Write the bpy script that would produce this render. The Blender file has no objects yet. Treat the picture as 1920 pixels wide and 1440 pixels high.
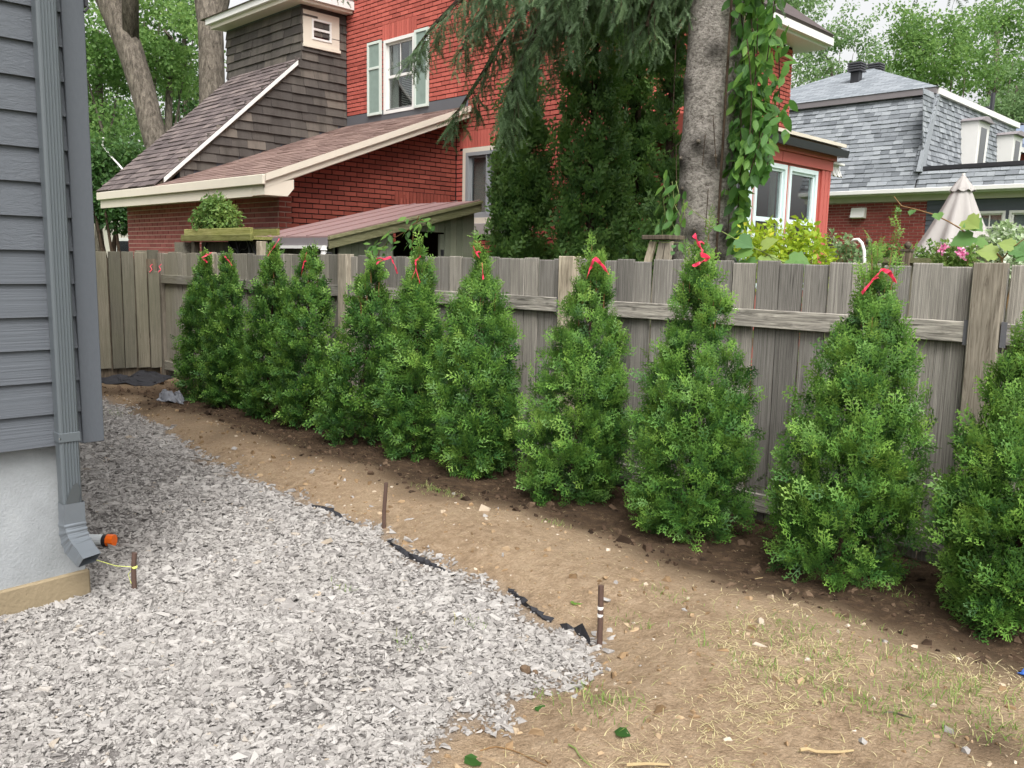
import bpy, bmesh, math, random
import numpy as np
from mathutils import Matrix, Vector

random.seed(7)
RNG = np.random.default_rng(11)
SC = bpy.context.scene
COL = SC.collection

# ------------------------------------------------------------------ camera, world, sun, exposure
CAM = np.array([0.0, 0.0, 1.65])          # eye height over the gravel
F_PX = 1607.08                            # focal length in photograph pixels (1920 wide)
PITCH, ROLL, YAW = math.radians(8.063), math.radians(1.1875), math.radians(45.2616)
FW = np.array([-math.cos(YAW)*math.cos(PITCH), math.sin(YAW)*math.cos(PITCH), -math.sin(PITCH)])
_r = np.cross(FW, [0, 0, 1]); _r /= np.linalg.norm(_r); _u = np.cross(_r, FW)
RT = math.cos(ROLL)*_r + math.sin(ROLL)*_u
UP = -math.sin(ROLL)*_r + math.cos(ROLL)*_u
cam_d = bpy.data.cameras.new('camera'); cam = bpy.data.objects.new('camera', cam_d); COL.objects.link(cam)
cam_d.sensor_width = 36; cam_d.lens = 36*F_PX/1920; cam_d.clip_start = 0.05; cam_d.clip_end = 600
M = Matrix(((RT[0], UP[0], -FW[0], CAM[0]), (RT[1], UP[1], -FW[1], CAM[1]), (RT[2], UP[2], -FW[2], CAM[2]), (0, 0, 0, 1)))
cam.matrix_world = M
SC.camera = cam

SUN_DIR = Vector((0.60, -0.45, 1.0)).normalized()       # towards the sun
SUN_EL = math.asin(SUN_DIR.z); SUN_AZ = math.atan2(SUN_DIR.x, SUN_DIR.y)
world = bpy.data.worlds.new('World'); SC.world = world; world.use_nodes = True
wn, wl = world.node_tree.nodes, world.node_tree.links
bg = wn['Background']
sky = wn.new('ShaderNodeTexSky'); sky.sky_type = 'NISHITA'; sky.sun_disc = False
sky.sun_elevation = SUN_EL; sky.sun_rotation = SUN_AZ; sky.air_density = 1.2; sky.dust_density = 6.0; sky.ozone_density = 1.0
hsv = wn.new('ShaderNodeHueSaturation'); hsv.inputs['Saturation'].default_value = 0.06   # an even white overcast
wl.new(sky.outputs[0], hsv.inputs['Color']); wl.new(hsv.outputs[0], bg.inputs['Color'])
bg.inputs['Strength'].default_value = 0.15
sun_d = bpy.data.lights.new('sun', 'SUN'); sun = bpy.data.objects.new('sun', sun_d); COL.objects.link(sun)
sun_d.energy = 1.2; sun_d.angle = math.radians(32); sun_d.color = (1.0, 0.96, 0.9)
sun.location = (6, -10, 20); sun.rotation_euler = SUN_DIR.to_track_quat('Z', 'Y').to_euler()
SC.view_settings.view_transform = 'Standard'; SC.view_settings.look = 'None'
SC.view_settings.exposure = 0.9; SC.view_settings.gamma = 1.0
SC.render.engine = 'CYCLES'
SC.cycles.max_bounces = 6; SC.cycles.diffuse_bounces = 3; SC.cycles.transparent_max_bounces = 8
SC.cycles.use_denoising = True

def ray(x, y): return FW + (x-960)/F_PX*RT - (y-720)/F_PX*UP
def on_z(x, y, z=0.0):
    d = ray(x, y); return CAM + d*((z-CAM[2])/d[2])
def on_y(x, y, Y):
    d = ray(x, y); return CAM + d*(Y/d[1])
def on_x(x, y, X):
    d = ray(x, y); return CAM + d*(X/d[0])
def proj(P):
    v = np.asarray(P, float)-CAM; z = v@FW
    return 960+F_PX*(v@RT)/z, 720-F_PX*(v@UP)/z, z

# ------------------------------------------------------------------ materials
MAT = {}
def srgb(r, g, b):
    f = lambda c: ((c/255+0.055)/1.055)**2.4 if c > 10 else c/255/12.92
    return (f(r), f(g), f(b), 1)
class NT:
    """small wrapper for node trees"""
    def __init__(s, name, rough=0.8, spec=0.3):
        s.m = bpy.data.materials.new(name); s.m.use_nodes = True
        s.n, s.l = s.m.node_tree.nodes, s.m.node_tree.links
        s.b = s.n['Principled BSDF']; s.b.inputs['Roughness'].default_value = rough
        s.b.inputs['Specular IOR Level'].default_value = spec
        MAT[name] = s.m
    def add(s, t, **k):
        n = s.n.new(t)
        for a, v in k.items():
            if hasattr(n, a): setattr(n, a, v)
        return n
    def link(s, a, b): s.l.new(a, b)
    def coord(s, kind='Object', scale=(1, 1, 1), rnd=False):
        if kind == 'Position': out = s.add('ShaderNodeNewGeometry').outputs['Position']
        else: out = s.add('ShaderNodeTexCoord').outputs[kind]
        mp = s.add('ShaderNodeMapping'); mp.inputs['Scale'].default_value = scale
        s.link(out, mp.inputs['Vector'])
        if rnd:
            oi = s.add('ShaderNodeObjectInfo'); vm = s.add('ShaderNodeVectorMath', operation='SCALE')
            vm.inputs[0].default_value = (37, 53, 71); s.link(oi.outputs['Random'], vm.inputs['Scale'])
            s.link(vm.outputs[0], mp.inputs['Location'])
        return mp.outputs[0]
    def noise(s, vec, scale, detail=4, rough=0.6, dist=0.0):
        n = s.add('ShaderNodeTexNoise'); n.inputs['Scale'].default_value = scale; n.inputs['Detail'].default_value = detail
        n.inputs['Roughness'].default_value = rough; n.inputs['Distortion'].default_value = dist
        s.link(vec, n.inputs['Vector']); return n.outputs['Fac']
    def ramp(s, fac, stops):
        r = s.add('ShaderNodeValToRGB'); e = r.color_ramp.elements
        while len(e) < len(stops): e.new(0.5)
        for el, (p, c) in zip(e, stops): el.position = p; el.color = c if len(c) == 4 else (*c, 1)
        s.link(fac, r.inputs['Fac']); return r.outputs['Color']
    def mix(s, fac, a, b, mode='MIX'):
        n = s.add('ShaderNodeMix', data_type='RGBA', blend_type=mode)
        for sock, v in ((n.inputs[0], fac), (n.inputs[6], a), (n.inputs[7], b)):
            if isinstance(v, bpy.types.NodeSocket): s.link(v, sock)
            else: sock.default_value = v
        return n.outputs[2]
    def math(s, op, a, b=0.5, clamp=False):
        n = s.add('ShaderNodeMath', operation=op, use_clamp=clamp)
        for i, v in enumerate((a, b)):
            if isinstance(v, bpy.types.NodeSocket): s.link(v, n.inputs[i])
            else: n.inputs[i].default_value = v
        return n.outputs[0]
    def bump(s, h, strength=0.3, dist=0.01):
        n = s.add('ShaderNodeBump'); n.inputs['Strength'].default_value = strength; n.inputs['Distance'].default_value = dist
        s.link(h, n.inputs['Height']); s.link(n.outputs[0], s.b.inputs['Normal'])
    def color(s, c):
        if isinstance(c, bpy.types.NodeSocket): s.link(c, s.b.inputs['Base Color'])
        else: s.b.inputs['Base Color'].default_value = c
    def island(s): return s.add('ShaderNodeNewGeometry').outputs['Random Per Island']
    def objrand(s): return s.add('ShaderNodeObjectInfo').outputs['Random']

def sc3(c, k): return (c[0]*k, c[1]*k, c[2]*k, 1)

def mat_simple(name, c, rough=0.7, spec=0.3, var=0.12, scale=6, bump=0.0, bscale=60, metal=0.0, rnd=False):
    t = NT(name, rough, spec); v = t.coord('Object', rnd=rnd)
    col = t.mix(t.noise(v, scale), sc3(c, 1-var), sc3(c, 1+var)); t.color(col)
    t.b.inputs['Metallic'].default_value = metal
    if bump: t.bump(t.noise(v, bscale, 5), bump, 0.01)
    return t.m

def mat_brick(name, c, var=0.22, stain=0.25):
    t = NT(name, 0.85, 0.2); p = t.coord('Position')
    rnd = t.math('FRACT', t.math('ADD', t.island(), t.objrand()))
    base = t.ramp(rnd, [(0, sc3(c, 1-var)), (0.5, c), (1, (c[0]*(1+var), c[1]*(1+var*1.3), c[2]*(1+var*1.3), 1))])
    base = t.mix(t.math('MULTIPLY', t.ramp(t.noise(p, 0.7, 5), [(0.45, (0, 0, 0)), (0.75, (1, 1, 1))]), stain), base, sc3(c, 0.35))
    base = t.mix(t.math('MULTIPLY', t.noise(p, 40, 4), 0.35), base, sc3(c, 0.6)); t.color(base)
    t.bump(t.noise(p, 90, 4), 0.35, 0.006); return t.m

def mat_shingle(name, stops, streak=0.5, gran=120):
    t = NT(name, 0.92, 0.15); p = t.coord('Position'); q = t.coord('Position', scale=(1, 1, 0.15))
    rnd = t.math('FRACT', t.math('ADD', t.island(), t.objrand()))
    base = t.ramp(rnd, stops)
    base = t.mix(t.math('MULTIPLY', t.ramp(t.noise(q, 7, 4), [(0.45, (0, 0, 0)), (0.72, (1, 1, 1))]), streak), base, sc3(stops[0][1], 0.45))
    base = t.mix(t.math('MULTIPLY', t.noise(p, gran, 3), 0.4), base, sc3(stops[-1][1], 1.25)); t.color(base)
    t.bump(t.noise(p, gran*1.6, 3), 0.5, 0.006); return t.m

def mat_wood(name, a, b, c, axis='Z', green=None, gx=None, spec=0.2, dark=0.5, rough=0.85):
    """weathered boards: long grain, knots, stains, each board its own offset"""
    t = NT(name, rough, spec)
    s = {'Z': (1, 1, 0.06), 'X': (0.06, 1, 1), 'Y': (1, 0.06, 1)}[axis]
    v = t.coord('Object', s, True); w = t.coord('Object', rnd=True); p = t.coord('Position')
    grain = t.noise(v, 55, 6, 0.7, 1.2); fine = t.noise(v, 190, 3)
    col = t.ramp(grain, [(0.34, a), (0.5, b), (0.68, c)])
    tint = t.ramp(t.objrand(), [(0, (0.58, 0.58, 0.59)), (0.5, (0.95, 0.95, 0.95)), (1, (1.25, 1.22, 1.16))])
    col = t.mix(1.0, col, tint, 'MULTIPLY')
    col = t.mix(t.math('MULTIPLY', t.ramp(t.noise(w, 2.4, 5), [(0.5, (0, 0, 0)), (0.8, (1, 1, 1))]), dark), col, sc3(a, 0.5))
    if green:
        g = t.ramp(t.noise(p, 1.1, 4), [(0.35, (0, 0, 0)), (0.7, (1, 1, 1))])
        if gx:
            sx = t.add('ShaderNodeSeparateXYZ'); t.link(p, sx.inputs[0])
            mr = t.add('ShaderNodeMapRange'); t.link(sx.outputs[0], mr.inputs[0])
            mr.inputs[1].default_value, mr.inputs[2].default_value = gx; mr.inputs[3].default_value = 1.0; mr.inputs[4].default_value = 0.1
            g = t.math('MULTIPLY', t.math('ADD', g, 0.35, True), mr.outputs[0])
        col = t.mix(t.math('MULTIPLY', g, 0.65), col, green)
    kn = t.add('ShaderNodeTexVoronoi'); kv = t.coord('Object', {'Z': (1, 1, 0.55), 'X': (0.55, 1, 1), 'Y': (1, 0.55, 1)}[axis], True)
    kn.inputs['Scale'].default_value = 5.0; t.link(kv, kn.inputs['Vector'])
    k = t.ramp(kn.outputs['Distance'], [(0.045, (1, 1, 1)), (0.10, (0, 0, 0))])
    col = t.mix(t.math('MULTIPLY', k, 0.7), col, sc3(a, 0.4)); t.color(col)
    t.bump(t.math('ADD', grain, t.math('MULTIPLY', fine, 0.5)), 0.45, 0.006); return t.m

def mat_leaf(name, stops, trans=0.3, rough=0.55, spec=0.35, attr=True, tc=None, rnd=False):
    t = NT(name, rough, spec)
    if attr:
        a = t.add('ShaderNodeAttribute'); a.attribute_name = 'tint'; f = a.outputs['Fac']
    elif rnd: f = t.objrand()
    else: f = t.island()
    col = t.ramp(f, stops)
    t.color(col)
    tr = t.add('ShaderNodeBsdfTranslucent'); mx = t.add('ShaderNodeMixShader'); mx.inputs[0].default_value = trans
    hs = t.add('ShaderNodeHueSaturation'); hs.inputs['Value'].default_value = 1.5; hs.inputs['Hue'].default_value = 0.485
    t.link(col, hs.inputs['Color']); t.link(hs.outputs[0], tr.inputs['Color'])
    t.link(t.b.outputs[0], mx.inputs[1]); t.link(tr.outputs[0], mx.inputs[2])
    t.link(mx.outputs[0], t.n['Material Output'].inputs['Surface']); return t.m

def mat_glass(name, tint=(0.02, 0.025, 0.028, 1), clear=0.55):
    t = NT(name, 0.04, 0.8); t.color(tint)
    tr = t.add('ShaderNodeBsdfTransparent'); tr.inputs[0].default_value = (0.8, 0.85, 0.85, 1)
    gl = t.add('ShaderNodeBsdfGlossy'); gl.inputs['Roughness'].default_value = 0.03
    lw = t.add('ShaderNodeLayerWeight'); lw.inputs[0].default_value = 0.5
    fr = t.math('ADD', t.math('MULTIPLY', t.math('POWER', lw.outputs['Facing'], 3.0), 0.7), 0.09)
    m1 = t.add('ShaderNodeMixShader'); m1.inputs[0].default_value = clear
    t.link(t.b.outputs[0], m1.inputs[1]); t.link(tr.outputs[0], m1.inputs[2])
    m2 = t.add('ShaderNodeMixShader'); t.link(fr, m2.inputs[0]); t.link(m1.outputs[0], m2.inputs[1]); t.link(gl.outputs[0], m2.inputs[2])
    t.link(m2.outputs[0], t.n['Material Output'].inputs['Surface']); return t.m

def mat_bark(name, a, b, c, sc=14, plates=0.0):
    t = NT(name, 0.9, 0.15); v = t.coord('Object', (1, 1, 1.3 if plates else 0.3)); w = t.coord('Object', (1, 1, 1.8 if plates else 1))
    n = t.noise(v, sc, 6, 0.7, 0.6); g = t.noise(w, 45, 5, 0.7)
    col = t.ramp(n, [(0.33, a), (0.5, b), (0.7, c)])
    col = t.mix(t.math('MULTIPLY', t.ramp(g, [(0.5, (0, 0, 0)), (0.68, (1, 1, 1))]), 0.5), col, sc3(a, 0.7))
    if plates:
        ka = t.add('ShaderNodeAttribute'); ka.attribute_name = 'tint'; col = t.mix(ka.outputs['Fac'], col, sc3(a, 0.25))
    t.color(col); t.bump(t.math('ADD', n, t.math('MULTIPLY', g, 0.6)), 0.8, 0.03); return t.m

mat_wood('fence_wood', srgb(70, 67, 63), srgb(136, 132, 126), srgb(186, 181, 173), 'Z', srgb(112, 108, 86), (-11.5, -4.5))
mat_wood('fence_rail_wood', srgb(70, 68, 65), srgb(132, 129, 124), srgb(176, 172, 165), 'X', srgb(108, 104, 84), (-11.5, -4.5))
mat_wood('post_wood', srgb(110, 100, 86), srgb(158, 149, 133), srgb(186, 176, 158), 'Z')
mat_wood('gate_wood', srgb(72, 69, 61), srgb(120, 115, 103), srgb(152, 146, 133), 'Z', srgb(102, 101, 84), dark=0.45)
mat_wood('mossy_wood', srgb(86, 84, 46), srgb(134, 132, 82), srgb(160, 156, 110), 'X', srgb(120, 126, 60))
mat_wood('shed_wood', srgb(112, 114, 100), srgb(146, 149, 134), srgb(168, 170, 154), 'Z', srgb(122, 128, 104), dark=0.3)
mat_wood('old_trim_wood', srgb(84, 82, 60), srgb(130, 126, 98), srgb(160, 154, 124), 'Y', srgb(96, 100, 60))
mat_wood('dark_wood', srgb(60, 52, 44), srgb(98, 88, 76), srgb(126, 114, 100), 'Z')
mat_brick('brick_red', srgb(178, 92, 81), 0.2, 0.35)
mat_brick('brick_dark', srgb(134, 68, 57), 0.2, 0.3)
mat_brick('brick_pale', srgb(146, 84, 80), 0.16, 0.2)
mat_brick('brick_far', srgb(140, 68, 62), 0.2, 0.2)
mat_simple('mortar_dark', srgb(40, 28, 28), 0.95)
mat_simple('mortar_light', srgb(178, 154, 142), 0.95, bump=0.3)
mat_shingle('shingle_wall', [(0, srgb(48, 46, 47)), (0.4, srgb(66, 63, 62)), (0.8, srgb(82, 78, 74)), (1, srgb(108, 100, 92))], 0.7)
mat_shingle('shingle_roof', [(0, srgb(70, 63, 64)), (0.5, srgb(92, 83, 83)), (1, srgb(118, 107, 104))], 0.4)
mat_shingle('shingle_brown', [(0, srgb(104, 84, 79)), (0.5, srgb(122, 102, 96)), (1, srgb(138, 117, 109))], 0.15)
mat_shingle('shingle_grey', [(0, srgb(78, 82, 87)), (0.22, srgb(106, 110, 115)), (0.6, srgb(124, 128, 133)), (1, srgb(146, 150, 154))], 0.1)
t = NT('shingle_grey_far', 0.92, 0.15); pv = t.coord('Position'); bt = t.add('ShaderNodeTexBrick'); t.link(pv, bt.inputs['Vector'])
bt.inputs['Scale'].default_value = 1.0; bt.inputs['Brick Width'].default_value = 0.3; bt.inputs['Row Height'].default_value = 0.13; bt.inputs['Mortar Size'].default_value = 0.008; bt.inputs['Bias'].default_value = -0.2
bt.inputs['Color1'].default_value = srgb(106, 112, 118); bt.inputs['Color2'].default_value = srgb(146, 151, 156); bt.inputs['Mortar'].default_value = srgb(80, 84, 90)
t.color(t.mix(t.math('MULTIPLY', t.noise(pv, 30, 4), 0.4), bt.outputs['Color'], srgb(150, 154, 158))); t.bump(bt.outputs['Fac'], 0.4, 0.01)
mat_simple('cream_paint', srgb(206, 197, 182), 0.5, var=0.06, scale=3)
mat_simple('white_paint', srgb(216, 214, 210), 0.45, var=0.04)
mat_simple('pale_blue_white', srgb(214, 228, 228), 0.4, var=0.04)
mat_simple('window_grey', srgb(138, 140, 142), 0.4, var=0.05)
mat_simple('stone_sill', srgb(150, 144, 140), 0.85, var=0.15, bump=0.3)
mat_simple('flashing_metal', srgb(88, 88, 92), 0.5, 0.5, var=0.08)
mat_simple('shutter_green', srgb(124, 140, 132), 0.7, var=0.22, scale=9)
mat_simple('shutter_frame', srgb(196, 204, 196), 0.6, var=0.1)
mat_simple('curtain', srgb(214, 208, 198), 0.9, var=0.1)
mat_simple('dark_interior', srgb(30, 28, 26), 0.95)
mat_simple('red_paint', srgb(178, 92, 83), 0.6, var=0.08, scale=3)
mat_simple('dark_metal', srgb(44, 44, 48), 0.45, 0.5)
mat_simple('roof_flat', srgb(90, 88, 88), 0.9)
mat_simple('grey_trim', srgb(122, 116, 118), 0.6)
mat_simple('slate_siding', srgb(84, 88, 96), 0.7)
mat_glass('window_glass', clear=0.88)
mat_glass('window_glass_dark', clear=0.25)
mat_bark('bark_spruce', srgb(82, 76, 70), srgb(142, 136, 129), srgb(176, 169, 161), 26, plates=1)
mat_bark('bark_grey', srgb(56, 51, 45), srgb(98, 91, 82), srgb(134, 125, 113), 15)
mat_bark('bark_dark', srgb(38, 30, 24), srgb(66, 54, 44), srgb(90, 76, 62), 16)
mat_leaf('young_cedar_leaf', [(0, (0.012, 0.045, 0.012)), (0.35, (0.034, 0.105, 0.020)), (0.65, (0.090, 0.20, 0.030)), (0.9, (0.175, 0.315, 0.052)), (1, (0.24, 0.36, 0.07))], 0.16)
mat_leaf('cedar_leaf', [(0, (0.02, 0.055, 0.016)), (0.5, (0.055, 0.125, 0.028)), (1, (0.12, 0.22, 0.045))], 0.25)
mat_leaf('spruce_needle', [(0, (0.04, 0.072, 0.034)), (0.5, (0.09, 0.15, 0.066)), (1, (0.17, 0.25, 0.11))], 0.3)
mat_leaf('maple_leaf', [(0, (0.06, 0.13, 0.035)), (0.5, (0.12, 0.23, 0.06)), (1, (0.23, 0.36, 0.11))], 0.5)
mat_leaf('dark_tree_leaf', [(0, (0.025, 0.07, 0.018)), (0.5, (0.05, 0.12, 0.03)), (1, (0.11, 0.2, 0.05))], 0.35)
mat_leaf('glare_tree_leaf', [(0, (0.09, 0.16, 0.06)), (0.5, (0.15, 0.25, 0.1)), (1, (0.24, 0.34, 0.15))], 0.45)  # paler leaf colour carries the glare over the far right trees
mat_leaf('lime_leaf', [(0, (0.12, 0.22, 0.02)), (0.6, (0.28, 0.4, 0.03)), (0.9, (0.42, 0.48, 0.04)), (1, (0.6, 0.5, 0.05))], 0.45)
mat_leaf('bush_leaf', [(0, (0.05, 0.11, 0.025)), (0.5, (0.12, 0.22, 0.05)), (1, (0.28, 0.36, 0.1))], 0.35)
mat_leaf('white_bush_leaf', [(0, (0.1, 0.2, 0.07)), (0.5, (0.3, 0.4, 0.2)), (1, (0.75, 0.78, 0.7))], 0.35)
mat_leaf('vine_leaf', [(0, (0.035, 0.1, 0.02)), (0.5, (0.075, 0.19, 0.035)), (1, (0.15, 0.28, 0.05))], 0.45, attr=False, rnd=True)
mat_leaf('creeper_leaf', [(0, (0.035, 0.1, 0.02)), (0.5, (0.08, 0.2, 0.035)), (1, (0.16, 0.3, 0.055))], 0.45)
mat_leaf('grape_leaf', [(0, (0.09, 0.2, 0.07)), (0.6, (0.15, 0.28, 0.07)), (1, (0.36, 0.42, 0.12))], 0.45, attr=False, rnd=True)
mat_leaf('green_blade', [(0, (0.1, 0.2, 0.03)), (0.4, (0.2, 0.3, 0.07)), (0.6, (0.45, 0.4, 0.2)), (1, (0.62, 0.54, 0.33))], 0.3)
mat_leaf('petal', [(0, (0.55, 0.06, 0.22)), (0.6, (0.75, 0.25, 0.45)), (1, (0.85, 0.8, 0.82))], 0.4)
mat_simple('stem_green', (0.16, 0.2, 0.06, 1), 0.6)
mat_simple('stem_brown', srgb(122, 92, 58), 0.7)
mat_simple('gravel_stone', (0.4, 0.4, 0.4, 1), 0.9)
t = NT('gravel_stone', 0.92, 0.2); p_ = t.coord('Position')
gc = t.ramp(t.island(), [(0, srgb(120, 116, 113)), (0.15, srgb(142, 138, 135)), (0.6, srgb(156, 152, 148)), (0.985, srgb(168, 164, 160)), (1, srgb(158, 144, 126))])
t.color(t.mix(t.math('MULTIPLY', t.ramp(t.noise(p_, 2.2, 4), [(0.35, (0, 0, 0)), (0.7, (1, 1, 1))]), 0.35), gc, srgb(138, 133, 128))); t.bump(t.noise(p_, 160, 3), 0.35, 0.004)
t = NT('soil_clod', 0.95, 0.1); p_ = t.coord('Position')
t.color(t.ramp(t.island(), [(0, srgb(108, 88, 66)), (0.4, srgb(140, 116, 88)), (0.8, srgb(164, 142, 114)), (1, srgb(190, 180, 166))])); t.bump(t.noise(p_, 90, 4), 0.5, 0.006)
t = NT('dark_clod', 0.95, 0.1); p_ = t.coord('Position')
t.color(t.ramp(t.island(), [(0, srgb(46, 37, 30)), (0.6, srgb(76, 61, 49)), (1, srgb(104, 87, 71))])); t.bump(t.noise(p_, 90, 4), 0.5, 0.006)
# ground sheet: soil, damp dug soil, gravel fines
t = NT('ground_soil', 0.95, 0.1); p_ = t.coord('Position')
a1 = t.add('ShaderNodeAttribute'); a1.attribute_name = 'gravel'; a2 = t.add('ShaderNodeAttribute'); a2.attribute_name = 'damp'; a3 = t.add('ShaderNodeAttribute'); a3.attribute_name = 'lawn'
n1, n2, n3 = t.noise(p_, 1.8, 6, 0.65), t.noise(p_, 14, 6, 0.7), t.noise(p_, 70, 4, 0.7)
soil = t.ramp(n2, [(0.3, srgb(120, 101, 81)), (0.5, srgb(152, 131, 107)), (0.72, srgb(172, 152, 128))])
soil = t.mix(t.math('MULTIPLY', t.ramp(n1, [(0.42, (0, 0, 0)), (0.66, (1, 1, 1))]), 0.5), soil, srgb(172, 152, 126))
soil = t.mix(t.math('MULTIPLY', t.ramp(n3, [(0.4, (0, 0, 0)), (0.7, (1, 1, 1))]), 0.45), soil, srgb(112, 90, 68))
damp = t.ramp(n2, [(0.3, srgb(50, 40, 32)), (0.55, srgb(80, 65, 51)), (0.75, srgb(106, 87, 69))])
fac = t.ramp(t.math('ADD', a2.outputs['Fac'], t.math('MULTIPLY', t.math('SUBTRACT', n2, 0.5), 0.9)), [(0.12, (0, 0, 0)), (0.88, (1, 1, 1))])
soil = t.mix(fac, soil, damp)
fines = t.ramp(n3, [(0.35, srgb(104, 100, 97)), (0.65, srgb(138, 133, 130))])
soil = t.mix(a1.outputs['Fac'], soil, fines)
soil = t.mix(a3.outputs['Fac'], soil, t.ramp(n2, [(0.3, (0.05, 0.1, 0.025)), (0.7, (0.11, 0.19, 0.05))]))
t.color(soil); t.bump(t.math('ADD', n2, t.math('MULTIPLY', n3, 0.6)), 0.9, 0.035)
# near house
t = NT('clapboard', 0.62, 0.35); v = t.coord('Object', (1, 0.09, 1), True); n = t.noise(v, 34, 6, 0.65, 2.5)
t.color(t.mix(n, srgb(76, 80, 86), srgb(90, 94, 100))); t.bump(n, 0.75, 0.006)
t = NT('corner_board', 0.6, 0.35); v = t.coord('Object', (1, 1, 0.5), True); n = t.noise(v, 60, 5, 0.6)
t.color(t.mix(n, srgb(74, 78, 84), srgb(83, 87, 93))); t.bump(n, 0.3, 0.003)
mat_simple('downspout_grey', srgb(84, 90, 94), 0.42, 0.5, var=0.05, scale=3)
mat_simple('elbow_metal', srgb(112, 118, 124), 0.3, 0.6, var=0.12, scale=8, metal=0.35)
mat_simple('notch_grey', srgb(70, 74, 76), 0.3, 0.5, var=0.1)
t = NT('stucco', 0.92, 0.15); v = t.coord('Position'); n1 = t.noise(v, 3.5, 6, 0.65); n2 = t.noise(v, 85, 5, 0.7)
sc_ = t.ramp(n1, [(0.3, srgb(136, 139, 140)), (0.6, srgb(156, 159, 161)), (0.8, srgb(168, 171, 172))])
t.color(t.mix(t.math('MULTIPLY', n2, 0.3), sc_, srgb(122, 127, 131))); t.bump(n2, 0.6, 0.008)
mat_simple('footing', srgb(138, 124, 100), 0.95, var=0.2, scale=5, bump=0.5, bscale=50)
mat_simple('rust_iron', srgb(84, 66, 58), 0.7, 0.3, var=0.25, scale=30, bump=0.3)
mat_simple('black_fabric', srgb(42, 42, 46), 0.75, 0.3, var=0.2, scale=20, bump=0.3, bscale=200)
mat_simple('grey_plastic', srgb(104, 106, 112), 0.5, 0.4, var=0.35, scale=12)
mat_simple('pink_tape', srgb(240, 62, 96), 0.45, 0.4, var=0.1)
mat_simple('orange_plastic', srgb(244, 110, 30), 0.4, 0.4, var=0.05)
mat_simple('can_white', srgb(210, 214, 216), 0.35, 0.5, var=0.08, scale=40)
mat_simple('string_yellow', srgb(214, 222, 120), 0.7)
mat_simple('umbrella_cloth', srgb(164, 159, 156), 0.85, 0.15, var=0.06, scale=4, bump=0.15, bscale=300)
mat_simple('metal_roof_pink', srgb(140, 114, 112), 0.5, 0.4, var=0.12, scale=2)
mat_simple('straw', srgb(164, 144, 108), 0.8)
mat_simple('blue_plastic', srgb(70, 110, 190), 0.4)
mat_simple('pale_wall', srgb(196, 190, 178), 0.8)
mat_simple('blue_roof', srgb(104, 114, 132), 0.8)

# ------------------------------------------------------------------ builders
def wloc(o):
    v = Vector((0, 0, 0))
    while o is not None: v = v + o.location; o = o.parent
    return v
def tag(o, label=None, cat=None, group=None, kind=None):
    if label: o['label'] = label
    if cat: o['category'] = cat
    if group: o['group'] = group
    if kind: o['kind'] = kind
    return o
def empty(name, loc, label, cat, group=None):
    o = bpy.data.objects.new(name, None); COL.objects.link(o); o.location = loc; o.empty_display_size = 0.2
    return tag(o, label, cat, group)
def link(name, me, parent=None, smooth=False):
    """mesh in world coordinates -> object under parent (no rotated parents)"""
    o = bpy.data.objects.new(name, me); COL.objects.link(o)
    if parent is not None:
        o.parent = parent; o.location = -wloc(parent)
    if smooth: me.polygons.foreach_set('use_smooth', [True]*len(me.polygons))
    return o
def np_mesh(name, V, Fc, mat, parent=None, tint=None, smooth=False):
    V = np.asarray(V, np.float32); Fc = np.asarray(Fc, np.int32); k = Fc.shape[1]; n = len(Fc)
    me = bpy.data.meshes.new(name); me.vertices.add(len(V)); me.vertices.foreach_set('co', V.ravel())
    me.loops.add(n*k); me.loops.foreach_set('vertex_index', Fc.ravel())
    me.polygons.add(n); me.polygons.foreach_set('loop_start', np.arange(0, n*k, k, dtype=np.int32))
    me.polygons.foreach_set('loop_total', np.full(n, k, np.int32))
    if tint is not None:
        at = me.attributes.new('tint', 'FLOAT', 'POINT'); at.data.foreach_set('value', np.asarray(tint, np.float32))
    me.update(calc_edges=True); me.materials.append(MAT[mat]); me.shade_flat()
    return link(name, me, parent, smooth)

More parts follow.
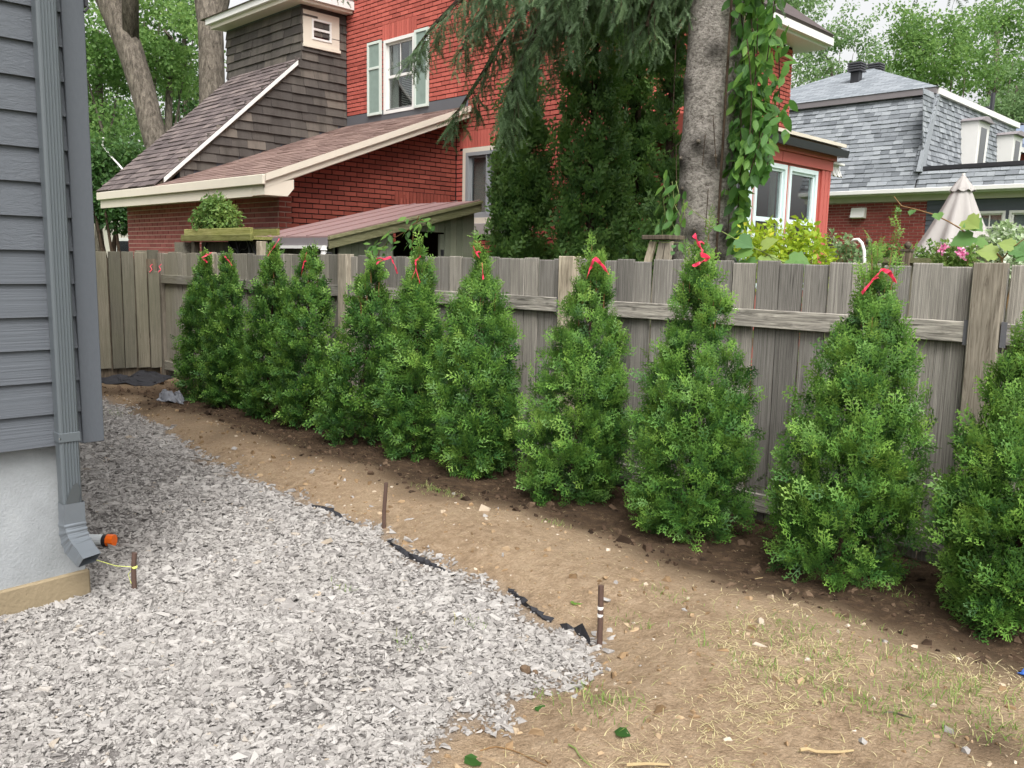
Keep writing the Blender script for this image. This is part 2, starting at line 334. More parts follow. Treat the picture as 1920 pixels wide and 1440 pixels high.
class MB:
    """collects boxes, prisms and tubes into one mesh"""
    def __init__(s): s.v, s.f = [], []
    def add(s, v, f):
        o = len(s.v); s.v += [tuple(map(float, p)) for p in v]; s.f += [tuple(i+o for i in q) for q in f]; return s
    def box(s, x0, x1, y0, y1, z0, z1):
        return s.add([(x0, y0, z0), (x1, y0, z0), (x1, y1, z0), (x0, y1, z0), (x0, y0, z1), (x1, y0, z1), (x1, y1, z1), (x0, y1, z1)],
                     [(3, 2, 1, 0), (4, 5, 6, 7), (0, 1, 5, 4), (1, 2, 6, 5), (2, 3, 7, 6), (3, 0, 4, 7)])
    def hexa(s, p):   # eight corners, bottom ring then top ring
        return s.add(p, [(3, 2, 1, 0), (4, 5, 6, 7), (0, 1, 5, 4), (1, 2, 6, 5), (2, 3, 7, 6), (3, 0, 4, 7)])
    def slab(s, a, b, c, d, n):   # quad a b c d thickened along n
        n = np.asarray(n, float); q = [np.asarray(x, float) for x in (a, b, c, d)]
        return s.hexa(q+[x+n for x in q])
    def prism(s, poly, axis, t0, t1):   # polygon in the two other axes extruded on axis
        def P(u, w, t): return {'x': (t, u, w), 'y': (u, t, w), 'z': (u, w, t)}[axis]
        k = len(poly); v = [P(u, w, t0) for u, w in poly]+[P(u, w, t1) for u, w in poly]
        return s.add(v, [tuple(range(k))[::-1], tuple(range(k, 2*k))]+[(i, (i+1) % k, k+(i+1) % k, k+i) for i in range(k)])
    def tube(s, pts, rad, seg=8, cap=True):
        pts = [np.asarray(p, float) for p in pts]; m = len(pts); rad = rad if hasattr(rad, '__len__') else [rad]*m
        v = []; ref = np.array([0.31, 0.17, 0.93])
        for i, p in enumerate(pts):
            d = pts[min(i+1, m-1)]-pts[max(i-1, 0)]; d = d/(np.linalg.norm(d)+1e-9)
            if i == 0:
                if abs(d@ref) > 0.9: ref = np.array([0.9, 0.3, 0.1])
                a = np.cross(d, ref); a /= np.linalg.norm(a)
            else:
                a = a-d*(a@d); a /= np.linalg.norm(a)
            b = np.cross(d, a)
            for k in range(seg):
                t = 2*math.pi*k/seg; v.append(p+rad[i]*(math.cos(t)*a+math.sin(t)*b))
        f = [(i*seg+k, i*seg+(k+1) % seg, (i+1)*seg+(k+1) % seg, (i+1)*seg+k) for i in range(m-1) for k in range(seg)]
        if cap: f += [tuple(range(seg))[::-1], tuple(range((m-1)*seg, m*seg))]
        return s.add(v, f)
    def lathe(s, prof, c, seg=12):
        k = len(prof); v = []
        for r_, z in prof:
            for i in range(seg):
                t = 2*math.pi*i/seg; v.append((c[0]+r_*math.cos(t), c[1]+r_*math.sin(t), c[2]+z))
        f = [(i*seg+j, i*seg+(j+1) % seg, (i+1)*seg+(j+1) % seg, (i+1)*seg+j) for i in range(k-1) for j in range(seg)]
        return s.add(v, f+[tuple(range(seg))[::-1], tuple(range((k-1)*seg, k*seg))])
    def build(s, name, mat, parent=None, smooth=False, bevel=0.0):
        me = bpy.data.meshes.new(name); me.from_pydata(s.v, [], s.f); me.update()
        me.materials.append(MAT[mat])
        if bevel:
            bm = bmesh.new(); bm.from_mesh(me)
            bmesh.ops.bevel(bm, geom=list(bm.edges), offset=bevel, segments=1, affect='EDGES'); bm.to_mesh(me); bm.free()
        bm = bmesh.new(); bm.from_mesh(me); bmesh.ops.recalc_face_normals(bm, faces=bm.faces); bm.to_mesh(me); bm.free()
        return link(name, me, parent, smooth)

def unit_mesh(name, mat, wedge=None, bevel=0.0):
    """unit block -0.5..0.5; x width, y height, z outwards"""
    b = MB()
    if wedge is None: b.box(-.5, .5, -.5, .5, -.5, .5)
    else: b.hexa([(-.5, -.5, -.5), (.5, -.5, -.5), (.5, .5, -.5), (-.5, .5, -.5), (-.5, -.5, .5), (.5, -.5, .5), (.5, .5, -.5+wedge), (-.5, .5, -.5+wedge)])
    me = bpy.data.meshes.new(name); me.from_pydata(b.v, [], b.f); me.update(); me.materials.append(MAT[mat]); return me

def pieces(rects, O, U, W, N, depth, mesh, name, parent, mat, keep, rest_name, wedge=None, skew=0.0, out=None):
    """rects (u0,u1,v0,v1) on the plane O + u U + v W, outward N; the `keep` largest in the picture become objects, the rest join"""
    O, U, W, N = (np.asarray(a, float) for a in (O, U, W, N)); sc = []
    for (u0, u1, v0, v1) in rects:
        c = O+U*(u0+u1)/2+W*(v0+v1)/2; x, y, z = proj(c)
        ok = 0 < x < 1920 and 0 < y < 1440 and (out is None or not out(x, y))
        sc.append(((u1-u0)*(v1-v0)/max(z, 0.5)**2) if ok else 0.0)
    order = np.argsort(-np.array(sc)); chosen = set(int(i) for i in order[:keep] if sc[i] > 0)
    pl = wloc(parent); rest = MB()
    for i, (u0, u1, v0, v1) in enumerate(rects):
        d = depth*(1+random.uniform(-skew, skew)); c = O+U*(u0+u1)/2+W*(v0+v1)/2+N*d/2
        if i in chosen:
            o = bpy.data.objects.new(name, mesh); COL.objects.link(o); o.parent = parent
            w, h = u1-u0, v1-v0; cl = c-np.array(pl)
            o.matrix_local = Matrix([[U[k]*w, W[k]*h, N[k]*d, cl[k]] for k in range(3)]+[[0, 0, 0, 1]])
        else:
            a = O+U*u0+W*v0; b = O+U*u1+W*v0; e = O+U*u1+W*v1; g = O+U*u0+W*v1
            if wedge is None: rest.hexa([a, b, e, g, a+N*d, b+N*d, e+N*d, g+N*d])
            else: rest.hexa([a, b, e, g, a+N*d, b+N*d, e+N*d*wedge, g+N*d*wedge])
    if rest.v:
        o = rest.build(rest_name, mat, parent); o['kind'] = 'stuff'

def brick_rects(u0, u1, v0, v1, holes=(), L=0.216, H=0.0715, j=0.0155, clip=None, stretch=0.0):
    out = []; row = int(math.floor(v0/H)); v = row*H
    while v < v1-0.02:
        a = u0-(L/2 if row % 2 else 0)+random.uniform(-.01, .01)
        while a < u1:
            s, e = max(a, u0), min(a+L-j, u1); t0, t1 = max(v, v0), min(v+H-j, v1)
            segs = [(s, e)]
            for (h0, h1, g0, g1) in holes:
                if t1 > g0+0.01 and t0 < g1-0.01:
                    ns = []
                    for (p, q) in segs:
                        if q <= h0 or p >= h1: ns.append((p, q))
                        else:
                            if p < h0: ns.append((p, h0))
                            if q > h1: ns.append((h1, q))
                    segs = ns
            for (p, q) in segs:
                if clip: p, q = clip(p, q, (t0+t1)/2)
                if q-p > 0.03 and t1-t0 > 0.02: out.append((p, q, t0, t1))
            a += L
        row += 1; v = row*H
    return out

def shingle_rects(u0, u1, v0, v1, w=0.33, e=0.145, clip=None, j=0.006, wv=0.25):
    out = []; row = 0; v = v0
    while v < v1-0.02:
        a = u0-random.uniform(0, w)
        while a < u1:
            ww = w*random.uniform(1-wv, 1+wv); s, q = max(a, u0), min(a+ww-j, u1)
            if clip: s, q = clip(s, q, v+e/2)
            if q-s > 0.02: out.append((s, q, v-random.uniform(0, 0.008), min(v+e*1.12, v1)))
            a += ww
        v += e
    return out

def panel_wall(mb, u0, u1, v0, v1, holes, put):
    """solid wall with rectangular openings, as boxes between the cuts"""
    us = sorted({u0, u1, *[c for h in holes for c in h[:2] if u0 < c < u1]}); vs = sorted({v0, v1, *[c for h in holes for c in h[2:] if v0 < c < v1]})
    for a, b in zip(us, us[1:]):
        for c, d in zip(vs, vs[1:]):
            m, n = (a+b)/2, (c+d)/2
            if not any(h[0] < m < h[1] and h[2] < n < h[3] for h in holes): put(a, b, c, d)

# value noise for shaping
_LAT = np.random.default_rng(5).random((64, 64, 8)).astype(np.float64)
def vnoise(x, y, ch=0):
    x = np.asarray(x, float); y = np.asarray(y, float)
    xi, yi = np.floor(x).astype(int), np.floor(y).astype(int); fx, fy = x-xi, y-yi
    fx = fx*fx*(3-2*fx); fy = fy*fy*(3-2*fy); L = _LAT[:, :, ch]
    g = lambda i, k: L[i % 64, k % 64]
    return (g(xi, yi)*(1-fx)+g(xi+1, yi)*fx)*(1-fy)+(g(xi, yi+1)*(1-fx)+g(xi+1, yi+1)*fx)*fy
def fbm(x, y, o=4, ch=0):
    s, a, t = 0, 0.5, 0
    for i in range(o): s = s+a*vnoise(np.asarray(x)*2**i+i*7.3, np.asarray(y)*2**i+i*3.1, ch); t += a; a *= 0.5
    return s/t
def sstep(a, b, x):
    t = np.clip((np.asarray(x, float)-a)/(b-a), 0, 1); return t*t*(3-2*t)

# ------------------------------------------------------------------ ground
EDGE_PX = [(190, 742), (235, 768), (300, 803), (345, 838), (400, 872), (450, 890), (490, 912), (560, 938), (610, 958), (660, 982), (718, 994), (735, 1030),
           (790, 1052), (850, 1078), (905, 1092), (958, 1120), (1000, 1158), (1040, 1172), (1108, 1204), (1098, 1250), (1040, 1288), (965, 1318), (930, 1348), (860, 1352), (815, 1392), (780, 1440), (735, 1520)]
GPOLY = [tuple(on_z(*q)[:2]) for q in EDGE_PX] + [(-1.75, 0.7), (-1.5, -3.5), (-4.9, -3.5), (-4.9, 1.2), (-8.5, 1.2), (-10.6, 2.2)]
GP = np.array(GPOLY)
def gravel_sd(x, y):
    """signed distance to the gravel's edge, negative on the gravel"""
    x = np.asarray(x, float); y = np.asarray(y, float); best = np.full(x.shape, 1e9); ins = np.zeros(x.shape, bool)
    for (ax, ay), (bx, by) in zip(GP, np.roll(GP, -1, 0)):
        dx, dy = bx-ax, by-ay; t = np.clip(((x-ax)*dx+(y-ay)*dy)/(dx*dx+dy*dy), 0, 1)
        best = np.minimum(best, np.hypot(x-ax-t*dx, y-ay-t*dy))
        c = ((ay > y) != (by > y)); ins ^= c & (x < (bx-ax)*(y-ay)/(by-ay+1e-12)+ax)
    return np.where(ins, -best, best)
def ground_h(x, y):
    x = np.asarray(x, float); y = np.asarray(y, float); d = gravel_sd(x, y)
    on = sstep(0.0, 0.45, d)*(1-sstep(4.9, 5.3, y))*(1-sstep(1.0, 2.5, x))*sstep(-13.5, -12.5, x)
    ridge = 0.085*(1-sstep(3.55, 4.15, y+0.25*(fbm(x*0.8, y*0.8)-0.5)))*sstep(1.6, 2.4, y)
    h = on*(ridge+0.07*(fbm(x*1.7, y*1.7, 4)-0.5)+0.022*(fbm(x*9, y*9, 3, 1)-0.5))
    h = h+sstep(0.0, 0.2, d)*0.03*np.maximum(0, fbm(x*4+9, y*4, 3, 2)-0.55)*2*(y < 5)
    h = h+(1-sstep(-0.1, 0.05, d))*0.02*(fbm(x*1.2, y*1.2, 3, 3)-0.5)
    return h
xs = np.concatenate([[-260, -150, -90, -60, -40, -30, -24, -20, -17, -15], np.arange(-14, 1.5, 0.075), [2, 3, 5, 8, 14, 24, 45, 90, 160]])
ys = np.concatenate([[-120, -60, -30, -15, -8, -5], np.arange(-3.5, 5.4, 0.075), [5.8, 6.5, 7.5, 9, 12, 16, 22, 30, 45, 70, 110, 180, 260]])
GX, GY = np.meshgrid(xs, ys, indexing='ij'); GZ = ground_h(GX, GY); nx, ny = GX.shape
idx = np.arange(nx*ny).reshape(nx, ny)
gf = np.stack([idx[:-1, :-1], idx[1:, :-1], idx[1:, 1:], idx[:-1, 1:]], -1).reshape(-1, 4)
ground = np_mesh('ground', np.stack([GX, GY, GZ], -1).reshape(-1, 3), gf, 'ground_soil', smooth=True); ground['kind'] = 'structure'
sd = gravel_sd(GX, GY)
att = {'gravel': 1-sstep(-0.12, 0.10, sd+0.14*(fbm(GX*5, GY*5, 3, 4)-0.5)),
       'damp': sstep(3.3, 4.15, GY-0.05+0.16*(1-sstep(-7.5, -3.5, GX))+0.8*(fbm(GX*1.3, GY*1.3, 3, 5)-0.5))*(1-sstep(5.0, 5.2, GY))*sstep(-12, -9.5, GX+0.4)*0.95
               + 0.8*np.exp(-((GX+0.72)**2+(GY-3.02)**2)/0.02),
       'lawn': np.clip(sstep(5.2, 6.5, GY)+sstep(0.9, 2.5, GX)+(1-sstep(-16, -12.5, GX)), 0, 1)}
for k, v in att.items():
    a = ground.data.attributes.new(k, 'FLOAT', 'POINT'); a.data.foreach_set('value', v.ravel().astype(np.float32))

def stones(name, x, y, size, flat, mat, label, cat, sink=0.25, zjit=0.0, parent=None):
    """angular chips lying on the ground, one mesh: three- and four-cornered flat shards, open below"""
    Vs, Fs, off = [], [], 0; pick = RNG.uniform(0, 1, len(x)) < (0.85 if len(x) > 30000 else 0.5)
    for q in (3, 4):
        m = pick if q == 3 else ~pick; n = int(m.sum())
        if not n: continue
        th = 2*math.pi*np.arange(q)/q+math.pi/4; ringb = np.stack([np.cos(th), np.sin(th), np.full(q, -.9)], -1); v = np.concatenate([ringb, ringb*[1, 1, -1]])*0.6
        v = v[None]+RNG.uniform(-0.24, 0.24, (n, 2*q, 3)); v[:, q:, :2] *= RNG.uniform(0.5, 0.95, (n, 1, 2)); sz_ = size[m]
        s = np.stack([sz_*RNG.uniform(0.95, 1.9, n), sz_*RNG.uniform(0.55, 1.0, n), sz_*flat*RNG.uniform(0.5, 1.2, n)], -1); v = v*s[:, None]
        a, b, c = RNG.uniform(0, 6.28, n), RNG.normal(0, 0.24, n), RNG.normal(0, 0.24, n)
        def rot(v, i, j, t):
            ct, st = np.cos(t)[:, None], np.sin(t)[:, None]; p, r_ = v[:, :, i].copy(), v[:, :, j].copy()
            v[:, :, i], v[:, :, j] = p*ct-r_*st, p*st+r_*ct
        rot(v, 1, 2, b); rot(v, 0, 2, c); rot(v, 0, 1, a)
        z = ground_h(x[m], y[m])+s[:, 2]*(0.5-sink)+RNG.uniform(0, 1, n)*zjit
        v += np.stack([x[m], y[m], z], -1)[:, None]
        f = [(q, q+1, q+2)]+([(q, q+2, q+3)] if q == 4 else [])
        for k in range(q): k2 = (k+1) % q; f += [(k, k2, q+k2), (k, q+k2, q+k)]
        Vs.append(v.reshape(-1, 3)); Fs.append((np.array(f)[None]+(np.arange(n)*2*q)[:, None, None]).reshape(-1, 3)+off); off += n*2*q
    o = np_mesh(name, np.concatenate(Vs), np.concatenate(Fs), mat, parent); tag(o, label, cat, kind='stuff'); return o
def in_view(x, y, m=60):
    v = np.stack([x, y, np.zeros_like(x)], -1)-CAM; z = v@FW; px = 960+F_PX*(v@RT)/np.maximum(z, .1); py = 720-F_PX*(v@UP)/np.maximum(z, .1)
    return (z > 0.5) & (px > -m*4) & (px < 1920+m*4) & (py < 1440+m*4) & (py > 300), z
n = 760000
gx, gy = RNG.uniform(-11, -1.2, n), RNG.uniform(-2.5, 4.3, n); ok, dep = in_view(gx, gy, 12)
ok2 = ok | (RNG.uniform(0, 1, n) < 0.16); gx, gy, dep, ok = gx[ok2], gy[ok2], dep[ok2], ok[ok2]; n = len(gx)
d = gravel_sd(gx, gy)+0.26*(fbm(gx*5, gy*5, 3, 4)-0.5); coarse = np.where(ok, np.clip(dep/3.5, 1.0, 1.8), 1.0); grow = np.where(ok, coarse**.7, 2.3)
bare = fbm(gx*1.1+3, gy*1.1, 3, 6)
keep = (RNG.uniform(0, 1, n) < coarse**-2*(1-sstep(-0.12, 0.10, d))*np.where(bare > 0.64, 0.5, 1.0)) & ~((gx < -4.25) & (gy < 1.42))
keep &= ~((gx < -9) & (RNG.uniform(0, 1, n) < sstep(-9, -10.5, gx)*0.9))
gx, gy, grow = gx[keep], gy[keep], grow[keep]; sz = np.clip(RNG.lognormal(math.log(0.0106), 0.55, len(gx)), 0.005, 0.036)*grow*(1+0.3*(fbm(gx*0.9, gy*0.9, 2, 7)-0.5)*2)
stones('gravel_bed', gx, gy, sz, 0.36, 'gravel_stone', 'loose crushed light grey gravel covering the yard beside the dark house', 'gravel', zjit=0.010)
# scattered crumbs on the soil
n = 20000; sx_, sy_ = RNG.uniform(-11, 0.4, n), RNG.uniform(1.2, 4.9, n); ok, dep = in_view(sx_, sy_); d = gravel_sd(sx_, sy_)
k1 = ok & (d > 0.02) & (RNG.uniform(0, 1, n) < 0.35+0.65*np.exp(-d/0.12))
cx, cy = sx_[k1], sy_[k1]; dampc = sstep(3.5, 3.95, cy+0.7*(fbm(cx*1.3, cy*1.3, 3, 5)-0.5)) > 0.5
cs = np.clip(RNG.lognormal(math.log(0.0095), 0.55, len(cx)), 0.004, 0.045)
stones('soil_crumbs', cx[~dampc], cy[~dampc], cs[~dampc], 0.7, 'soil_clod', 'small tan clods and pebbles strewn over the dry soil', 'soil clods', sink=0.3)
stones('damp_soil_clods', cx[dampc], cy[dampc], cs[dampc]*1.5, 0.75, 'dark_clod', 'dark brown crumbs of dug soil along the cedar row', 'soil clods', sink=0.3)
gsx, gsy = RNG.uniform(-7, -0.6, 900), RNG.uniform(1.5, 4.0, 900); d = gravel_sd(gsx, gsy); kk = (d > 0.0) & (RNG.uniform(0, 1, 900) < 0.05+0.95*np.exp(-d/0.10))
stones('stray_gravel', gsx[kk], gsy[kk], np.clip(RNG.lognormal(math.log(0.024), 0.35, kk.sum()), 0.012, 0.05), 0.55, 'gravel_stone', 'stray pale stones scattered on the tan soil', 'gravel')

def blades(name, x, y, L, wdt, lean, tint, mat, label, cat, flat=0.0):
    n = len(x); a = RNG.uniform(0, 6.28, n); dx, dy = np.cos(a), np.sin(a); z = ground_h(x, y)
    hgt = L*(1-lean)*(1-flat)+0.006; run = L*lean
    P0 = np.stack([x, y, z-0.004], -1); P1 = P0+np.stack([dx*run*0.35, dy*run*0.35, hgt*0.75], -1); P2 = P0+np.stack([dx*run, dy*run, hgt], -1)
    s = np.stack([-dy, dx, np.zeros(n)], -1)*(wdt/2)[:, None]
    kx = np.stack([-dy, dx, np.zeros(n)], -1)*(RNG.normal(0, 0.25, n)*L)[:, None]; P2 = P2+kx; P1 = P1+kx*0.3
    V = np.stack([P0-s, P0+s, P1-s*0.9, P1+s*0.9, P2-s*0.15, P2+s*0.15], 1).reshape(-1, 3)
    F = (np.array([(0, 1, 3, 2), (2, 3, 5, 4)])[None]+(np.arange(n)*6)[:, None, None]).reshape(-1, 4)
    o = np_mesh(name, V, F, mat, None, np.repeat(tint, 6)); tag(o, label, cat, kind='stuff'); return o
# dry cut straw lying over the soil at the right
n = 34000; bx, by = RNG.uniform(-3.2, 0.3, n), RNG.uniform(1.4, 4.0, n); ok, dep = in_view(bx, by); d = gravel_sd(bx, by)
dens = (0.10+0.9*sstep(0.45, 0.62, fbm(bx*2.2+4, by*2.2, 3, 2)))*sstep(0.0, 0.35, d)*sstep(-3.0, -1.3, bx+0.5*(3.2-by))*(1-sstep(3.5, 3.9, by))
k1 = ok & (RNG.uniform(0, 1, n) < dens*0.8)
blades('dry_straw', bx[k1], by[k1], RNG.uniform(0.02, 0.085, k1.sum()), RNG.uniform(0.002, 0.0042, k1.sum()), RNG.uniform(0.7, 1.0, k1.sum()),
       np.clip(RNG.normal(0.82, 0.14, k1.sum()), 0.35, 1), 'green_blade', 'dry pale straw lying over the soil at the right', 'dry grass', flat=0.5)
tuft = [tuple(on_z(*q)[:2])+(s,) for q, s in [((1465, 1235), .16), ((1545, 1275), .1), ((1500, 1215), .12), ((1700, 1270), .14), ((1765, 1310), .2), ((1800, 1330), .14), ((1830, 1400), .2), ((1880, 1420), .16),
        ((1130, 1365), .1), ((1150, 1350), .07), ((1315, 1245), .06), ((1250, 1147), .07), ((835, 942), .1), ((800, 938), .08), ((1040, 1000), .06), ((1190, 1190), .06), ((1085, 1300), .05), ((750, 1207), .06), ((632, 1104), .05), ((885, 1172), .06),
        ((1660, 1110), .1), ((1410, 1300), .12), ((1560, 1340), .16), ((1640, 1395), .15), ((220, 778), .12), ((1735, 1345), .12), ((1690, 1390), .1), ((1015, 1310), .05), ((1600, 1180), .08)]]
tx, ty, tl, tt = [], [], [], []
for (x, y, s) in tuft:
    k = int(150*s/0.12*0.6); tx.append(x+RNG.normal(0, s*0.9, k)); ty.append(y+RNG.normal(0, s*0.5, k)); tl.append(RNG.uniform(0.02, 0.075, k)*(0.7+s*2.2)); tt.append(np.clip(RNG.normal(0.3, 0.2, k), 0, 0.8))
tx, ty, tl, tt = map(np.concatenate, (tx, ty, tl, tt))
blades('grass_tufts', tx, ty, tl, RNG.uniform(0.002, 0.004, len(tx)), RNG.uniform(0.3, 0.9, len(tx)), tt, 'green_blade', 'thin green grass tufts sprouting from the bare soil', 'grass')
# fine dry roots everywhere on the soil
n = 3600; rx, ry = RNG.uniform(-9, 0, n), RNG.uniform(1.6, 4.4, n); k1 = (gravel_sd(rx, ry) > 0.05)
blades('root_litter', rx[k1], ry[k1], RNG.uniform(0.015, 0.06, k1.sum()), RNG.uniform(0.001, 0.0025, k1.sum()), RNG.uniform(0.85, 1, k1.sum()),
       np.clip(RNG.normal(0.9, 0.12, k1.sum()), 0.55, 1), 'green_blade', 'fine dry roots and straw bits littering the bare soil', 'plant litter', flat=0.7)

# ------------------------------------------------------------------ board fence behind the cedars
fence = empty('board_fence', (-5.8, 5.0, 0), 'long weathered grey board fence running behind the row of young cedars', 'fence')
def board_mesh(name, w, h, t, mat, axis):
    """one bevelled board centred on its own origin; z from 0"""
    b = MB(); b.box(-w/2, w/2, -t/2, t/2, 0, h); me = bpy.data.meshes.new(name); me.from_pydata(b.v, [], b.f)
    bm = bmesh.new(); bm.from_mesh(me); bmesh.ops.recalc_face_normals(bm, faces=bm.faces)
    bmesh.ops.bevel(bm, geom=list(bm.edges), offset=min(0.004, t*0.2), segments=1, affect='EDGES'); bm.to_mesh(me); bm.free()
    me.materials.append(MAT[mat]); return me
def place(name, me, parent, loc, rot=(0, 0, 0), scale=(1, 1, 1)):
    o = bpy.data.objects.new(name, me); COL.objects.link(o); o.parent = parent
    o.location = Vector(loc)-(wloc(parent) if parent else Vector()); o.rotation_euler = rot; o.scale = scale; return o
bmesh_f = board_mesh('fence_board', 1.0, 1.0, 0.022, 'fence_wood', 'Z')
x = -11.68; posts = [-10.27, -7.33, -4.34, -1.415]
while x < 0.9:
    w = random.uniform(0.142, 0.158) if x > -8 else random.uniform(0.13, 0.15)
    gap = random.uniform(0.006, 0.017) if x > -4 else random.uniform(0.003, 0.009)
    place('board', bmesh_f, fence, (x+w/2, 5.012+random.uniform(-.004, .004), 0.015), (random.uniform(-.004, .004), random.uniform(-.006, .006), random.uniform(-.012, .012)), (w, 1, 1.672+random.uniform(-.012, .01)))
    x += w+gap
ends = [-11.68]+posts+[0.9]
for a, b in zip(ends, ends[1:]):
    a2, b2 = a+(0.075 if a in posts else 0), b-(0.075 if b in posts else 0)
    for z0, z1 in ((1.272, 1.385), (0.088, 0.205)):
        dz = random.uniform(-.006, .006)
        o = MB().box(-(b2-a2)/2, (b2-a2)/2, -.019, .019, 0, z1-z0).build('rail', 'fence_rail_wood', None, bevel=0.004)
        o.parent = fence; o.location = Vector(((a2+b2)/2, 4.978, z0+dz))-wloc(fence)
pm = board_mesh('fence_post', 0.148, 1.70, 0.10, 'post_wood', 'Z')
for p in posts:
    place('post', pm, fence, (p, 4.985, 0.0), (0, random.uniform(-.004, .004), 0), (1, 1, 1 if p != -4.34 else 1.004))
    for s in (-1, 1):
        b = MB(); xx = p+s*0.076
        b.box(min(xx, xx+s*0.028), max(xx, xx+s*0.028), 4.9555, 4.959, 1.262, 1.396); b.box(min(xx, xx+s*.003), max(xx, xx+s*.003), 4.959, 4.995, 1.262, 1.396)
        b.build('rail_bracket', 'flashing_metal', fence)
# gate and side fence at the far left
gate = empty('wooden_gate', (-11.75, 4.5, 0), 'brown grey wooden gate of wide boards at the far end of the hedge', 'gate')
gm = board_mesh('gate_board', 1.0, 1.0, 0.024, 'gate_wood', 'Z')
y = 4.93
for i, w in enumerate([0.15, 0.168, 0.17, 0.166, 0.17, 0.172, 0.168, 0.17, 0.17]):
    top = 1.44 if i == 0 else 1.685-0.006*i+random.uniform(-.008, .008); bot = 0.125 if i else 0.12
    yc = y-w/2
    place('board', gm, gate, (-11.72+(0.03 if i == 0 else 0)+(0.016*(i % 2)), yc, bot+0.006*i), (0, random.uniform(-.004, .004), math.pi/2+random.uniform(-.01, .01)), (w-(0.018 if i else 0.008), 1, top-bot))
    y -= w
MB().box(-11.76, -11.747, y+.03, 4.93, .02, 1.6).build('gap_shade', 'dark_wood', gate)  # added dark sheet in place of the shadow below and between the boards
for z0 in (0.35, 1.3):
    MB().box(-11.81, -11.761, y+0.03, 4.86, z0, z0+0.1).build('cross_rail', 'gate_wood', gate)
twist = MB()
for yy in (4.80, 4.92):
    twist.tube([(-11.67, yy, 1.42), (-11.66, yy+.03, 1.46), (-11.68, yy+.015, 1.50), (-11.66, yy+.04, 1.53)], 0.005, 5)
twist.build('wire_tie', 'pink_tape', gate)
side = empty('side_fence', (-11.8, 5.03, 0), 'short post and boards closing the corner between gate and long fence', 'fence')
place('post', pm, side, (-11.78, 5.03, 0.0), (0, 0, math.pi/2), (0.7, 1, 0.99))
for k in range(2): place('board', gm, side, (-11.86, 4.93-0.155*k, 1.25), (0, 0, math.pi/2), (0.15, 1, 0.47-0.01*k))

# ------------------------------------------------------------------ dark grey house at the left
house = empty('grey_house', (-7.5, -2, 0), 'dark slate grey clapboard house corner with concrete base at left', 'house')
XW = -4.25
MB().box(-11.0, -4.30, -6.0, 1.36, 0.4, 3.75).build('wall_core', 'slate_siding', house)
MB().box(-10.98, -4.285, -5.98, 1.395, 0.10, 0.80).build('foundation', 'stucco', house)
fo = MB()
yy = 1.41
random.seed(77)
while yy > -5.9:
    y2 = yy-random.uniform(0.35, 0.5); fo.hexa([(-10.9, yy, -0.1), (-4.262, yy, -0.1), (-4.262, y2+.004, -0.1), (-10.9, y2+.004, -0.1), (-10.9, yy, .13), (-4.266, yy, .135+random.uniform(-.02, .02)), (-4.266, y2+.004, .125+random.uniform(-.02, .02)), (-10.9, y2+.004, .12)]); yy = y2
fo.build('footing', 'footing', house, bevel=0.008)
cm = bpy.data.meshes.new('clapboard'); b = MB().hexa([(-0.004, -3.7, 0), (0.032, -3.7, 0), (0.032, 3.7, 0), (-0.004, 3.7, 0), (-0.004, -3.7, .176), (0.012, -3.7, .176), (0.012, 3.7, .176), (-0.004, 3.7, .176)])
cm.from_pydata(b.v, [], b.f); cm.materials.append(MAT['clapboard'])
z = 0.77; win = (0.1, 1.06, 1.655, 2.95)
cs1 = bpy.data.meshes.new('clapboard_short'); bb = MB().hexa([(-0.004, -.5, 0), (0.032, -.5, 0), (0.032, .5, 0), (-0.004, .5, 0), (-0.004, -.5, .176), (0.012, -.5, .176), (0.012, .5, .176), (-0.004, .5, .176)])
cs1.from_pydata(bb.v, [], bb.f); cs1.materials.append(MAT['clapboard'])
while z < 3.7:
    sp = [(-6.0, 1.392)] if z+.14 < win[2] or z > win[3] else [(win[1], 1.392), (-6.0, win[0])]
    for a, c in sp:
        o = place('clapboard', cs1, house, (XW, (a+c)/2, z), (0, random.uniform(-.01, .01), 0), (1, (c-a), 1))
    z += 0.1485
MB().box(XW-0.03, XW+0.038, 1.39, 1.487, 0.765, 3.74).build('corner_board', 'corner_board', house, bevel=0.003)
MB().box(-4.42, XW-0.031, 1.45, 1.485, 0.77, 3.74).build('corner_board', 'corner_board', house)
fr = MB(); a0, a1, c0, c1 = win
fr.box(XW, XW+.05, a1-.07, a1, c0, c1); fr.box(XW, XW+.05, a0, a0+.07, c0, c1); fr.box(XW, XW+.05, a0+.07, a1-.07, c0, c0+.09); fr.box(XW, XW+.05, a0+.07, a1-.07, c1-.09, c1)
w_ = fr.build('window', 'white_paint', house); MB().box(XW-.01, XW+.012, a0+.07, a1-.07, c0+.09, c1-.09).build('pane', 'window_glass_dark', w_)
MB().slab((-11.4, -6.4, 3.755), (-3.95, -6.4, 3.755), (-3.95, 1.8, 3.755), (-11.4, 1.8, 3.755), (0, 0, .12)).build('eave', 'white_paint', house)
MB().prism([(-11.5, 3.88), (-3.85, 3.88), (-7.7, 5.6)], 'y', -6.5, 1.85).build('roof', 'shingle_grey', house)
